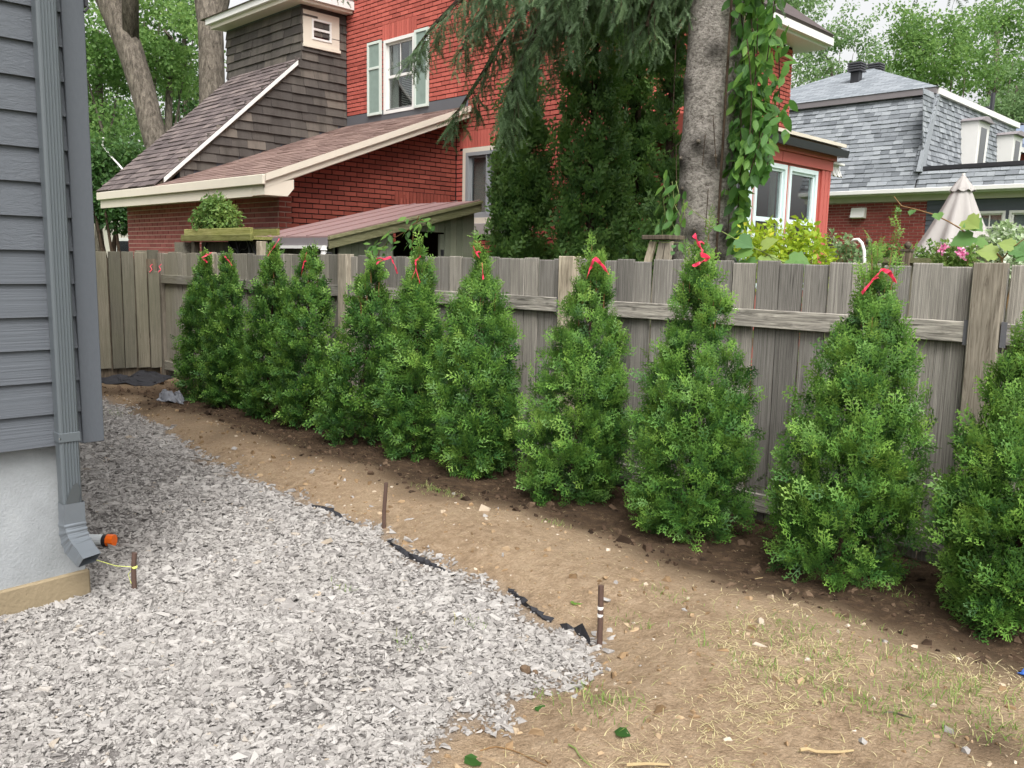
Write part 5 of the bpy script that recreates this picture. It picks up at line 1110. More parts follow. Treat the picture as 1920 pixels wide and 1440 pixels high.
def cedar(name, base, h, prof, label, seed, n_sprays, tmpl, size, mat, group=None, trunk_r=0.02, clump=0.085, lean=(0, 0), shoots=6, tip=0.16, tipk=.4, per=13, lumpy=.3, rlo=.7, tint0=0.42, axis_up=0.75, squash=1.0, trunk_mat='bark_dark', brown=0.0):
    """conical evergreen: prof = [(height fraction, radius m)]"""
    g = np.random.default_rng(seed); hs, rs_ = np.array([p[0] for p in prof]), np.array([p[1] for p in prof])
    root = empty(name, tuple(base), label, 'cedar', group); b = np.array(base)
    tp = [b+np.array([lean[0]*t*h, lean[1]*t*h, t*h*0.93-.05]) for t in np.linspace(0, 1, 8)]
    MB().tube(tp, list(np.linspace(trunk_r, trunk_r*0.25, 8)), 8).build('trunk', trunk_mat, root)
    nc = max(30, n_sprays//per)
    # clump centres: uniform over the surface, weighted by radius
    hh = g.uniform(0, 1, nc*6); rr = np.interp(hh, hs, rs_); pick = g.uniform(0, 1, nc*6) < (rr/rs_.max()*0.8+0.2); hh = hh[pick][:nc]; nc = len(hh)
    th = g.uniform(0, 2*math.pi, nc); lump = 1.0-lumpy*.66+lumpy*vnoise(th*1.3+seed, hh*6.5+seed*1.7, seed % 8); rc = np.interp(hh, hs, rs_)*lump*g.uniform(rlo, 1.02, nc)
    ci = g.integers(0, nc, n_sprays); cth, chh, crc = th[ci], hh[ci], rc[ci]
    out = np.stack([np.cos(cth), np.sin(cth)*squash, np.zeros(n_sprays)], -1)
    P = np.stack([lean[0]*chh*h+crc*np.cos(cth), lean[1]*chh*h+crc*np.sin(cth)*squash, chh*h], -1)
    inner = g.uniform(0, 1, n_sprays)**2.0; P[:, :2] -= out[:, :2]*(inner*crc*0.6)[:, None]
    sc = np.clip(np.interp(chh, hs, rs_)/rs_.max(), 0.25, 1)
    P += g.normal(0, clump*0.42, (n_sprays, 3))*sc[:, None]; P[:, 2] = np.clip(P[:, 2], 0.02, h)
    upk = axis_up+0.9*chh**2
    A = out*(0.75-0.4*chh)[:, None]+np.array([0, 0, 1.0])*upk[:, None]+g.normal(0, 0.38, (n_sprays, 3))
    low = chh < 0.16; A[low, 2] -= 0.65*(1-chh[low]/0.16)
    N = norm(out*0.8+np.array([0, 0, .35])+g.normal(0, 0.5, (n_sprays, 3)))
    S = size*g.uniform(0.6, 1.25, n_sprays)*(0.75+0.25*sc)
    ctint = g.normal(tint0, 0.10, nc)[ci]; rnd = ctint+g.normal(0, 0.10, n_sprays)+0.10*chh-0.15*inner  # deeper sprays tinted darker: shade inside the crown put into the colour
    yel = g.uniform(0, 1, nc) > 0.997; rnd += np.where(yel[ci], 0.35, 0)
    # leading shoots at the tip
    if shoots:
        k = shoots*9; t = np.tile(np.linspace(0, 1, 9), shoots); sid = np.repeat(np.arange(shoots), 9); ang = g.uniform(0, 6.28, shoots)[sid]; sp = g.uniform(0.01, 0.07, shoots)[sid]; L = np.where(sid == 0, tip, g.uniform(0.3, 0.85, shoots)[sid]*tip)
        h0 = np.where(sid == 0, 0.97, g.uniform(0.78, 0.97, shoots)[sid])
        r0 = np.interp(h0, hs, rs_)*0.7
        PS = np.stack([lean[0]*h0*h+np.cos(ang)*(r0+sp*t*.6), lean[1]*h0*h+np.sin(ang)*(r0+sp*t*.6), h0*h+L*t], -1)
        AS = np.stack([np.cos(ang)*.25, np.sin(ang)*.25, np.ones(k)], -1)+g.normal(0, .28, (k, 3))
        P = np.concatenate([P, PS]); A = np.concatenate([A, AS]); N = np.concatenate([N, g.normal(0, 1, (k, 3))]); S = np.concatenate([S, np.full(k, size*0.7)*g.uniform(.7, 1.2, k)]); rnd = np.concatenate([rnd, g.normal(tint0+.22, .1, k)])
        for s in range(shoots):
            q = PS[sid == s]+b; MB().tube([q[0]-np.array([0, 0, .1]), q[0], q[-1]], [.0035, .003, .0012], 5).build('leading_shoot', 'stem_brown', root)
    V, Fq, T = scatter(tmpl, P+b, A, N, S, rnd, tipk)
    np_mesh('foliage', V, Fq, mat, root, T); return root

# ------------------------------------------------------------------ the row of young cedars
YC = 4.46
PR_A = [(0, .6), (.05, .84), (.14, .98), (.28, 1.0), (.45, .9), (.6, .76), (.74, .58), (.86, .38), (.94, .2), (1, .05)]
PR_B = [(0, .6), (.06, .85), (.2, 1.0), (.4, .95), (.55, .82), (.63, .64), (.70, .5), (.84, .40), (.93, .24), (1, .05)]
PR_C = [(0, .5), (.06, .8), (.18, .98), (.35, 1.0), (.55, .93), (.7, .75), (.8, .55), (.88, .3), (.94, .13), (1, .03)]
PR_D = [(0, .6), (.06, .85), (.2, 1.0), (.4, .95), (.58, .82), (.74, .62), (.87, .38), (.95, .2), (1, .06)]
# pixel of base centre, foliage top, half width in px, profile, label
CED = [((372, 742), (384, 486), 43, PR_D, 'young green cedar nearest the wooden gate, first of the row'),
       ((430, 765), (424, 486), 46, PR_D, 'second young cedar from the wooden gate'),
       ((497, 778), (515, 470), 50, PR_D, 'third young cedar from the wooden gate'),
       ((574, 797), (580, 474), 64, PR_D, 'fourth young cedar from the wooden gate, with drooping pink tape'),
       ((664, 836), (704, 498), 78, PR_D, 'fifth young cedar from the gate, broad and leaning right at its top'),
       ((776, 866), (786, 482), 66, PR_D, 'sixth young cedar from the gate, in front of the shed opening'),
       ((894, 902), (902, 484), 84, PR_C, 'seventh young cedar from the gate, slim with a pointed top'),
       ((1066, 970), (1117, 496), 106, PR_A, 'eighth young cedar from the gate, beside the visible middle fence post'),
       ((1293, 1016), (1318, 482), 126, PR_B, 'bottle shaped young cedar with a narrow neck in front of the spruce trunk'),
       ((1561, 1137), (1650, 530), 150, PR_A, 'largest young cedar, full and bushy, left of the last fence post'),
       ((1884, 1262), (1962, 600), 142, PR_D, 'last young cedar of the row, past the bracketed fence post')]
CED_BASE = []
for i, (bp, tp, hw, pr, lab) in enumerate(CED):
    # bp is the lower front edge of the foliage on the ground: the trunk stands one radius behind it
    X = on_y(bp[0], (bp[1]+tp[1])/2, YC)[0]; d0 = np.array([X, YC, 0.8])-CAM; dep = d0@FW; rmax = hw/F_PX*dep*(.84 if i > 4 else .88)
    top = on_y(tp[0], tp[1], YC); bot = on_y(bp[0], bp[1]-20, YC)
    xb = on_y(bp[0], bp[1]-40, YC)[0]; xt = top[0]; h = top[2]; lean = ((xt-xb)/h, 0)
    gz = float(ground_h(np.array([xb]), np.array([YC]))[0])
    base = (xb, YC, gz); CED_BASE.append((base, h-gz, lean))
    nearer = i >= 5
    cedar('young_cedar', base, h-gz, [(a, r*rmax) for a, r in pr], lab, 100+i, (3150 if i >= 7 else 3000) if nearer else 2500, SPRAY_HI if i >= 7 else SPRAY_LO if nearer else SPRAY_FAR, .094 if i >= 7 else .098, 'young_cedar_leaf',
          'young cedars planted in a row along the fence', lean=lean, shoots=9, tip=[.1, .1, .14, .13, .12, .16, .19, .2, .28, .36, .2][i], clump=.085, tipk=.78, per=8, lumpy=.13, rlo=.84, tint0=.37+(.03 if i in (7, 9, 10) else 0))  # pale new tips; dark bases put the crown's inner shade into the colour
# pink flagging tape
TAPE = [[[(378, 483), (390, 478), (397, 473)], [(380, 485), (389, 492)]], [[(421, 480), (428, 488), (435, 498)]], [[(524, 447), (514, 463), (507, 472), (502, 480)]], [[(575, 473), (570, 491), (565, 516)]],
        [[(706, 494), (721, 486), (733, 482)], [(733, 483), (739, 496), (745, 513)]], [[(789, 481), (779, 489), (780, 504), (771, 526)], [(780, 504), (787, 530)]], [[(887, 462), (893, 474), (899, 484)], [(904, 494), (906, 524)]],
        [[(1115, 483), (1106, 504), (1100, 522)], [(1116, 484), (1130, 498), (1142, 515)]], [[(1301, 440), (1309, 456), (1318, 472), (1313, 477), (1331, 482), (1315, 492), (1299, 499)]], [[(1616, 550), (1637, 524), (1654, 505), (1667, 510), (1680, 530)]]]
TL = ['pink flagging tape tied on the cedar nearest the gate', 'pink tape on the second cedar from the gate', 'pink tape hanging from the third cedar from the gate', 'long pink tape drooping down the fourth cedar from the gate', 'pink tape bow on the broad leaning cedar',
      'forked pink tape on the cedar before the shed opening', 'thin pink tape on the slim pointed cedar', 'pink tape bow beside the middle fence post', 'twisted bright pink tape on the bottle shaped cedar', 'pink tape arch on the largest cedar']
TW = [.020, .016, .020, .022, .026, .024, .020, .026, .028, .026]
for i, strips in enumerate(TAPE):
    m = MB(); (bx, by, bz), h, ln_ = CED_BASE[i]
    for st_ in strips:
        P = []; Yp = YC-.10
        for a, b in zip(st_, st_[1:]):
            for k in range(4): t = k/4; P.append(on_y(a[0]*(1-t)+b[0]*t, a[1]*(1-t)+b[1]*t, Yp-.012*math.sin(len(P)*1.3)))
        P.append(on_y(*st_[-1], Yp)); v = []; nP = len(P)
        for k, p in enumerate(P):
            d = P[min(k+1, nP-1)]-P[max(k-1, 0)]; d /= np.linalg.norm(d); ph = k*.5+i; s_ = np.cross(d, norm(np.array([math.sin(ph)*.5-.55, -.7+.3*math.cos(ph), .15]))); s_ /= np.linalg.norm(s_); w = TW[i]*(.55+.45*abs(math.sin(k*.7+i)))/2
            nn = np.cross(s_, d)*.0008; v += [p-s_*w-nn, p+s_*w-nn, p+s_*w+nn, p-s_*w+nn]
        m.add(v, [(4*k+a, 4*k+(a+1) % 4, 4*k+4+(a+1) % 4, 4*k+4+a) for k in range(nP-1) for a in range(4)]+[(0, 1, 2, 3), (4*nP-1, 4*nP-2, 4*nP-3, 4*nP-4)])
    k0 = on_y(*strips[0][min(1, len(strips[0])-1)], YC-.10); kt = np.array([bx+ln_[0]*k0[2], YC, k0[2]]); m.tube([k0, (k0+kt)/2+np.array([0, 0, .01]), kt], .006, 5)
    tag(m.build('flagging_tape', 'pink_tape'), TL[i], 'tape', 'pink tapes tied on the cedar tops')

# ------------------------------------------------------------------ tall dark cedars by the brick house
def tall(px, ytop, rad, Y, label, seed, n, mat='cedar_leaf', prof=None):
    b = on_y(px, 500, Y); top = on_y(px, ytop, Y)[2] if ytop > -5 else 6.2
    pr = prof or [(0, .7), (.15, .95), (.3, 1), (.45, .9), (.6, .85), (.8, .6), (.92, .35), (1, .08)]
    cedar('tall_cedar', (b[0], Y, 0), top, [(a, r*rad) for a, r in pr], label, seed, n, SPRAY_XLO, .165, mat, 'tall dark cedars by the brick house', trunk_r=.075, clump=.2, shoots=0, tint0=.56, axis_up=1.0, tipk=.6, lumpy=.25, rlo=.75, per=10)
tall(975, 100, .42, 7.9, 'tall dark cedar screening the grey framed window', 301, 4300)
tall(1104, -60, .50, 7.8, 'tall dark cedar standing midway between window and spruce trunk', 302, 4800, prof=[(0, .8), (.2, 1), (.42, .85), (.52, .7), (.62, .72), (.8, .7), (.92, .5), (1, .2)])
tall(1185, -140, .40, 8.9, 'tall dark cedar set back between its two neighbours', 303, 3400, prof=[(0, .6), (.3, .7), (.5, .5), (.62, .8), (.8, .7), (1, .2)])
tall(1246, -80, .40, 7.6, 'tall dark cedar just left of the spruce trunk, its trunk showing', 304, 3200, prof=[(0, .5), (.14, .8), (.28, .8), (.40, .35), (.55, .3), (.68, .85), (.85, .8), (1, .25)])

# ------------------------------------------------------------------ big spruce
SY = 7.0
sp_ = empty('spruce_tree', (-4.48, SY, 0), 'big spruce with grey knotted trunk and drooping branches over the fence', 'tree')
seg, nr = 40, 130; V = []; KT = []; zs = np.concatenate([np.linspace(-.1, 1.5, 12), np.linspace(1.54, 4.4, 100), np.linspace(4.7, 10.5, 18)])
KN = [(2.75, -1.35, .05), (2.62, -2.0, .05), (2.62, -.8, .045), (2.35, -1.9, .03), (1.98, -1.3, .055), (1.98, -.35, .06), (1.95, -2.9, .05), (2.72, -2.95, .05), (1.75, -.5, .04), (3.3, -2.2, .03), (3.55, -1.0, .03), (1.72, -2.4, .035)]
for i, z in enumerate(zs):
    r0 = np.interp(z, [-.1, .5, 1.6, 2.2, 3, 4, 10.5], [.41, .33, .275, .258, .252, .24, .08]); cx0 = -4.465+.006*z
    for k in range(seg):
        th = 2*math.pi*k/seg; r = r0*(1+.05*(float(vnoise(np.array(th*2.2), np.array(z*1.3), 2))-.5))
        for (kz, kt, kr) in KN:
            dt = (th-kt+math.pi) % (2*math.pi)-math.pi; r += kr*.8*math.exp(-((z-kz)/.09)**2-(dt*r0/.09)**2)
        V.append((cx0+r*math.cos(th), SY+r*math.sin(th), z)); KT.append(min(1, sum(math.exp(-((z-kz+.03)/.11)**2-((((th-kt+math.pi) % (2*math.pi)-math.pi)*r0)/.085)**2) for (kz, kt, kr) in KN)*.85))
Fq = [(i*seg+k, i*seg+(k+1) % seg, (i+1)*seg+(k+1) % seg, (i+1)*seg+k) for i in range(nr-1) for k in range(seg)]
np_mesh('trunk', V, Fq, 'bark_spruce', sp_, KT, smooth=True)
for (kz, kt, kr) in KN[:7]:
    r0 = .262+kr*.6; c = np.array([-4.465+.006*kz+r0*math.cos(kt), SY+r0*math.sin(kt), kz]); o = np.array([math.cos(kt), math.sin(kt), 0.05])
    MB().tube([c-o*.03, c+o*.004, c+o*.018], [.026, .02, .009], 9).build('branch_stub', 'bark_grey', sp_)
for k in range(9):
    th = random.uniform(-2.9, -.3); z = random.uniform(1.9, 4.2); c = np.array([-4.44+.29*math.cos(th), SY+.29*math.sin(th), z])
    MB().tube([c, c+np.array([.06*math.cos(th), .06*math.sin(th), -.05]), c+np.array([.05*math.cos(th)+random.uniform(-.06, .06), .05*math.sin(th), -random.uniform(.2, .5)])], .004, 5).build('dead_twig', 'bark_dark', sp_)
def twig_template(seed, n=10):
    """spruce twig: needles on an axis"""
    r = random.Random(seed); V, Fq, T = [], [], []
    for k in range(n):
        s = k/n
        for sg in (-1, 1, 0):
            L = .20*(1-.35*s)*r.uniform(.8, 1.2); an = math.radians(r.uniform(35, 60))*sg; z = .06*r.uniform(-1, 1)+(.10 if sg == 0 else 0)
            a = np.array([s, 0, 0]); b = a+np.array([math.cos(an)*L, math.sin(an)*L, z]); i = len(V); wv = np.array([.022, -.022*sg, .01])
            V.extend([a-wv, a+wv, b]); T.extend([.2, .2, 1.0]); Fq.append((i, i+1, i+2))
    V.extend([np.array([0, -.012, 0]), np.array([0, .012, 0]), np.array([1, 0, 0])]); T.extend([0, 0, 0]); Fq.append((len(V)-3, len(V)-2, len(V)-1))
    return np.array(V), np.array(Fq), np.array(T)
TWIG = [twig_template(i) for i in range(4)]
PP, AA, NN, SS, RR = [], [], [], [], []
wood = MB()
def bough(pts, r0, dens, hang, tl=.19, tint=.45, sub=True, lat=.35, axis=None):
    """branch polyline with secondary branchlets hanging from it, dressed in twigs"""
    pts = [np.asarray(p, float) for p in pts]; wood.tube(pts, list(np.linspace(r0, r0*.25, len(pts))), 6)
    Ls = [np.linalg.norm(b-a) for a, b in zip(pts, pts[1:])]; tot = sum(Ls); n = int(tot*dens)
    for k in range(n):
        s = random.uniform(.12, 1.0)*tot; i = 0; q = s
        while q > Ls[i] and i < len(Ls)-1: q -= Ls[i]; i += 1
        p = pts[i]+(pts[i+1]-pts[i])*min(1, q/Ls[i]); d = norm(pts[i+1]-pts[i]); f = s/tot
        sd_ = np.cross(d, [0, 0, 1]); sd_ = sd_/max(1e-6, np.linalg.norm(sd_))*random.choice((-1, 1))
        hl = hang*random.uniform(.35, 1.0)*(1.05-.55*f); out = sd_*random.uniform(.1, lat)+d*random.uniform(.0, .35)
        c0 = p; steps = max(2, int(hl/.09)); cur = p.copy(); dirv = norm(out+np.array([0, 0, -.15]))
        tt0 = random.gauss(tint, .1); chain = [cur.copy()]
        for j in range(steps):
            dirv = norm(dirv+np.array([0, 0, -.42])+np.array([random.gauss(0, .12), random.gauss(0, .12), 0])); cur = cur+dirv*(hl/steps); chain.append(cur.copy())
            for e in range(2):
                sv = np.array([random.gauss(0, 1), random.gauss(0, 1), random.gauss(-.5, .4)]); A = norm(dirv*1.0+norm(sv)*.75)
                PP.append(cur+np.array([random.gauss(0, .015)]*3)); AA.append(A); NN.append(np.array([random.gauss(0, 1), random.gauss(0, 1), random.gauss(0, 1)])); SS.append(tl*random.uniform(.6, 1.15)*(1.0 if j < steps-1 else .8)); RR.append(tt0+random.gauss(0, .08)+.08*j/steps)
        if k % 2 == 0: wood.tube([chain[0], chain[len(chain)//2], chain[-1]], [.005, .004, .002], 4)
Q = lambda x, y, Y: on_y(x, y, Y)
T0 = lambda z: np.array([-4.44, SY, z])
random.seed(21)
# boughs seen in the picture, reaching left over the garden
bough([T0(5.2), Q(1150, -150, 6.9), Q(980, -75, 6.7), Q(880, -20, 6.6), Q(815, 45, 6.5), Q(775, 98, 6.5)], .05, 24, .75)
bough([T0(5.0), Q(1180, -110, 7.2), Q(1060, -40, 7.1), Q(960, 40, 7.0), Q(910, 130, 6.9), Q(862, 205, 6.9), Q(848, 218, 6.9)], .05, 26, .8)
bough([T0(4.8), Q(1190, -70, 6.6), Q(1080, -15, 6.4), Q(1000, 60, 6.3), Q(960, 160, 6.3), Q(950, 230, 6.3)], .05, 34, 1.05)
bough([T0(4.9), Q(1200, -120, 7.4), Q(1110, -60, 7.5), Q(1020, 10, 7.5), Q(985, 90, 7.5)], .045, 34, 1.0)
bough([T0(5.3), Q(1180, -170, 6.2), Q(1030, -100, 5.9), Q(930, -45, 5.8), Q(850, 10, 5.7), Q(825, 40, 5.7)], .045, 22, .55)
bough([T0(5.1), Q(1120, -140, 6.5), Q(1000, -80, 6.5), Q(930, -30, 6.5), Q(890, 40, 6.5), Q(870, 90, 6.5)], .045, 34, .9)
bough([T0(5.5), Q(1150, -150, 7.6), Q(960, -110, 7.8), Q(790, -70, 8.0), Q(700, -40, 8.1), Q(640, -20, 8.1)], .04, 7, .42)
bough([T0(5.0), Q(1150, -60, 6.0), Q(1060, -40, 5.8), Q(990, -20, 5.7)], .04, 24, .7)
bough([T0(4.9), Q(1150, -110, 6.4), Q(1080, -60, 6.3), Q(1040, 0, 6.3), Q(1030, 40, 6.3)], .035, 32, .75)
bough([T0(4.6), Q(1255, -60, 6.7), Q(1225, 0, 6.6), Q(1212, 50, 6.5)], .035, 34, .75)
bough([T0(4.5), Q(1275, -30, 7.3), Q(1255, 30, 7.3), Q(1248, 80, 7.3)], .035, 32, .6)
bough([T0(4.9), Q(1420, -110, 6.8), Q(1460, -70, 6.7), Q(1480, -30, 6.7)], .04, 14, .38)
bough([T0(5.4), Q(1500, -170, 6.9), Q(1580, -110, 6.9), Q(1700, -60, 6.9), Q(1800, -30, 6.9)], .045, 12, .34)
bough([T0(5.2), Q(1480, -130, 7.6), Q(1520, -70, 7.8), Q(1560, -40, 7.9)], .04, 14, .4)
for k in range(28):   # the rest of the crown, above the picture
    z = random.uniform(5.4, 10.2); a = random.uniform(0, 6.28); L = (10.8-z)*.55+.3; d = np.array([math.cos(a), math.sin(a), 0])
    bough([T0(z), T0(z)+d*L*.5+np.array([0, 0, .1]), T0(z)+d*L+np.array([0, 0, -.35])], .035, 7, .5, tl=.34)
wood.build('branches', 'bark_dark', sp_)
Vv, Ff, Tt = scatter(TWIG, np.array(PP), np.array(AA), np.array(NN), np.array(SS), np.array(RR), .25)
np_mesh('foliage', Vv, Ff, 'spruce_needle', sp_, Tt)

# ------------------------------------------------------------------ leaf meshes for vines
def leaf_mesh(name, outline, mat, fold=.12):
    k = len(outline); v = [(x, y, fold*abs(y)-.10*x*x) for x, y in outline]; mid = [(.0, 0, 0), (.35, 0, -.012), (.7, 0, -.05), (1.0, 0, -.10)]
    me = bpy.data.meshes.new(name); up = [p for p in outline if p[1] > 0]; up.sort(); f = []; V = list(mid)
    for s in (1, -1):
        ring_i = []
        for (x, y) in up: ring_i.append(len(V)); V.append((x, s*y, fold*y-.10*x*x))
        chain = [0]+ring_i+[3]; poly = chain+[2, 1]; f.append(tuple(poly if s < 0 else poly[::-1]))
    me.from_pydata(V, [], f); me.update(); me.materials.append(MAT[mat]); return me
oval = [(.08, .07), (.25, .17), (.48, .22), (.68, .17), (.86, .07)]
lobed = [(-.12, .22), (.02, .48), (.22, .46), (.30, .62), (.52, .40), (.66, .34), (.80, .16)]
LM_O = leaf_mesh('oval_leaf', oval, 'vine_leaf'); LM_G = leaf_mesh('lobed_leaf', lobed, 'grape_leaf')
def put_leaf(me, parent, p, size, nrm, tip, name='leaf'):
    nrm = norm(np.asarray(nrm, float)); a = np.asarray(tip, float); a = norm(a-nrm*(a@nrm)); b = np.cross(nrm, a); o = bpy.data.objects.new(name, me); COL.objects.link(o); o.parent = parent
    c = np.array(p)-np.array(wloc(parent)); o.matrix_local = Matrix([[a[k]*size, b[k]*size, nrm[k]*size, c[k]] for k in range(3)]+[[0, 0, 0, 1]]); return o
random.seed(5)
# creeper on the right flank of the spruce
cv = empty('trunk_creeper', (-4.1, 6.85, 0), 'leafy green creeper hanging down the right flank of spruce trunk', 'climbing plant')
stems = MB(); cnt = 0
for k in range(22):
    px0 = random.uniform(1378, 1462); y0 = random.uniform(-60, 260); y1 = min(440 if px0 < 1410 else 330, y0+random.uniform(130, 260)); dx = random.uniform(-8, 32) if y0 < 150 else random.uniform(-20, 20); Yk = random.uniform(6.6, 7.05); pts = []
    if px0+dx > 1478: dx = 1478-px0
    for j in range(7):
        t = j/6; pts.append(on_y(px0+dx*math.sin(t*1.5)-10*t*t, y0+(y1-y0)*t, Yk))
    stems.tube(pts, .005, 5)
    for j in range(14):
        if cnt > 296: break
        t = random.random(); q = pts[min(5, int(t*6))]; q2 = pts[min(6, int(t*6)+1)]; p = q+(q2-q)*random.random()
        put_leaf(LM_O, cv, p+np.array([random.gauss(0, .03), random.gauss(0, .03), 0]), random.uniform(.10, .17), (random.gauss(.1, .5), -.7+random.gauss(0, .4), .5), (random.gauss(0, .6), random.gauss(-.2, .5), -1)); cnt += 1
stems.tube([(-4.15, 6.78, 0), (-4.17, 6.76, 1.6), (-4.17, 6.77, 2.4), (-4.16, 6.78, 4.2)], .012, 6); stems.build('stem', 'bark_dark', cv)
n = 560; lx = np.clip(RNG.normal(1418, 28, n), 1374, 1480); ly = -60+520*RNG.uniform(0, 1, n)**1.25; lx = np.where(ly > 250, 1378+(lx-1374)*np.clip(.5-(ly-250)/520, .15, .5), lx)
LP_ = np.array([on_y(a_, b_, c_) for a_, b_, c_ in zip(lx, ly, RNG.uniform(6.75, 7.25, n))]); LN_ = np.array([(-.02, 0), (.25, .2), (.5, .24), (.75, .16), (1, 0), (.75, -.16), (.5, -.24), (.25, -.2)])
lt = [(np.column_stack([LN_, .25*np.abs(LN_[:, 1])-.1*LN_[:, 0]**2]), np.array([(0, 1, 2, 3, 4, 5, 6, 7)]), np.full(8, .5))]
V, Fq, T = scatter(lt, LP_, RNG.normal(0, .5, (n, 3))+[0, -.2, -1], RNG.normal(0, .45, (n, 3))+[.1, -.8, .5], RNG.uniform(.09, .16, n), RNG.uniform(.1, .9, n)); lm_ = np_mesh('leaf_mass', V, Fq, 'creeper_leaf', cv, T); lm_['kind'] = 'stuff'
cl = empty('trunk_creeper', (-4.75, 6.6, 0), 'small leafy creeper on the left flank of spruce trunk', 'climbing plant')
stems = MB()
for k in range(5):
    px0 = 1240+k*9+random.uniform(-4, 4); y0 = 335+random.uniform(-20, 30); pts = [on_y(px0+random.uniform(-6, 6), y0+j*22, 6.55) for j in range(5)]; stems.tube(pts, .004, 5)
    for j in range(8): put_leaf(LM_O, cl, random.choice(pts)+np.array([random.gauss(0, .04), random.gauss(0, .03), random.gauss(0, .03)]), random.uniform(.09, .17), (random.gauss(-.2, .5), -.8, .5), (random.gauss(0, .6), -.2, -1))
stems.tube([(-4.78, 6.6, 0), (-4.76, 6.58, 1.4), (-4.74, 6.56, 1.9)], .008, 5); stems.build('stem', 'stem_green', cl)
# grape vine shoots over the fence at the right
gv = empty('grape_vine', (-1.9, 5.2, 0), 'long arching grape vine with broad leaves over the right fence boards', 'climbing plant')
def vine(parent, px, Y, r, leaves, mat='stem_brown'):
    P = [on_y(x, y, Y) for x, y in px]; MB().tube(P, list(np.linspace(r, r*.45, len(P))), 6).build('stem', mat, parent)
    for (x, y, s, tx, tz, nx_) in leaves: put_leaf(LM_G, parent, on_y(x, y, Y-.02), s*.8, (nx_+random.gauss(0, .2), -.62+random.gauss(0, .25), .62), (tx*.72, -.25, tz))
vine(gv, [(1884, 520), (1878, 484), (1868, 474), (1848, 462), (1826, 451), (1800, 428), (1776, 414), (1750, 402), (1715, 392), (1690, 386), (1676, 368)], 5.2, .006,
     [(1824, 444, .16, -1, -.5, .2), (1790, 408, .0001, 1, .2, 0), (1812, 412, .13, 1, -.5, -.1), (1868, 476, .13, -1, .1, .2), (1758, 400, .07, .4, -.8, .1), (1712, 394, .055, -.1, -1, .1), (1687, 392, .045, -.6, -.5, .1), (1832, 452, .10, 1, .4, .3)])
vine(gv, [(1879, 486), (1890, 474), (1902, 462), (1930, 440)], 5.2, .005, [(1895, 466, .15, 1, .35, .2), (1900, 462, .10, -1, .3, .1), (1912, 470, .14, 1, -.3, .2)])
vine(gv, [(1802, 428), (1812, 418), (1820, 414)], 5.2, .003, [(1817, 416, .12, 1, -.35, .2)])
MB().tube([on_y(1884, 520, 5.2), np.array([on_y(1884, 520, 5.2)[0]+.05, 5.2, 0])], .008, 6).build('stem', 'stem_brown', gv)
gv2 = empty('grape_vine', (-2.9, 5.2, 0), 'grape vine shoot with big drooping leaves beside the spruce trunk', 'climbing plant')
vine(gv2, [(1530, 500), (1470, 492), (1425, 470), (1385, 452), (1350, 432), (1318, 408), (1300, 396), (1280, 380)], 5.16, .005,
     [(1385, 448, .15, 1, -.15, .1), (1410, 470, .17, -1, -.1, .1), (1436, 482, .18, .9, -.35, .2), (1480, 486, .18, .9, .25, .3), (1345, 424, .075, .8, -.6, .1), (1298, 398, .045, -.9, -.4, 0), (1430, 462, .14, .7, .6, .1), (1400, 488, .16, .4, -.5, .3), (1500, 492, .15, 1, .1, .3)], 'stem_green')
vine(gv2, [(1320, 466), (1294, 458), (1268, 455), (1240, 455)], 5.16, .003, [(1292, 462, .05, 0, -1, 0), (1264, 460, .045, .1, -1, 0), (1262, 472, .04, -.2, -1, .2)], 'stem_green')
MB().tube([on_y(1530, 500, 5.16), np.array([on_y(1530, 500, 5.16)[0], 5.16, 0])], .007, 6).build('stem', 'stem_brown', gv2)
# creeper on the shed roof
sv = empty('shed_creeper', (-8.3, 5.35, 0), 'light green creeper climbing over the shed roof edge', 'climbing plant'); stems = MB()
for (pts_px, n) in (([(705, 490), (712, 470), (730, 452), (750, 440), (770, 428)], 20), ([(770, 480), (772, 460), (775, 440), (780, 420), (785, 405)], 22), ([(770, 425), (790, 412), (805, 418), (812, 432)], 16), ([(700, 485), (698, 470), (712, 455)], 8)):
    P = [on_y(x, y, 5.42) for x, y in pts_px]; stems.tube(P, .004, 5)
    for k in range(n):
        i = random.randrange(len(P)-1); p = P[i]+(P[i+1]-P[i])*random.random()+np.array([random.gauss(0, .045), random.gauss(0, .03), random.gauss(0, .045)]); put_leaf(LM_O, sv, p, random.uniform(.07, .13), (random.gauss(0, .5), -.7, .7), (random.gauss(0, .8), -.3, random.gauss(-.5, .5)))
b0 = on_y(708, 490, 5.42); stems.tube([b0, np.array([b0[0], 5.42, 0])], .006, 5); stems.build('stem', 'stem_brown', sv)

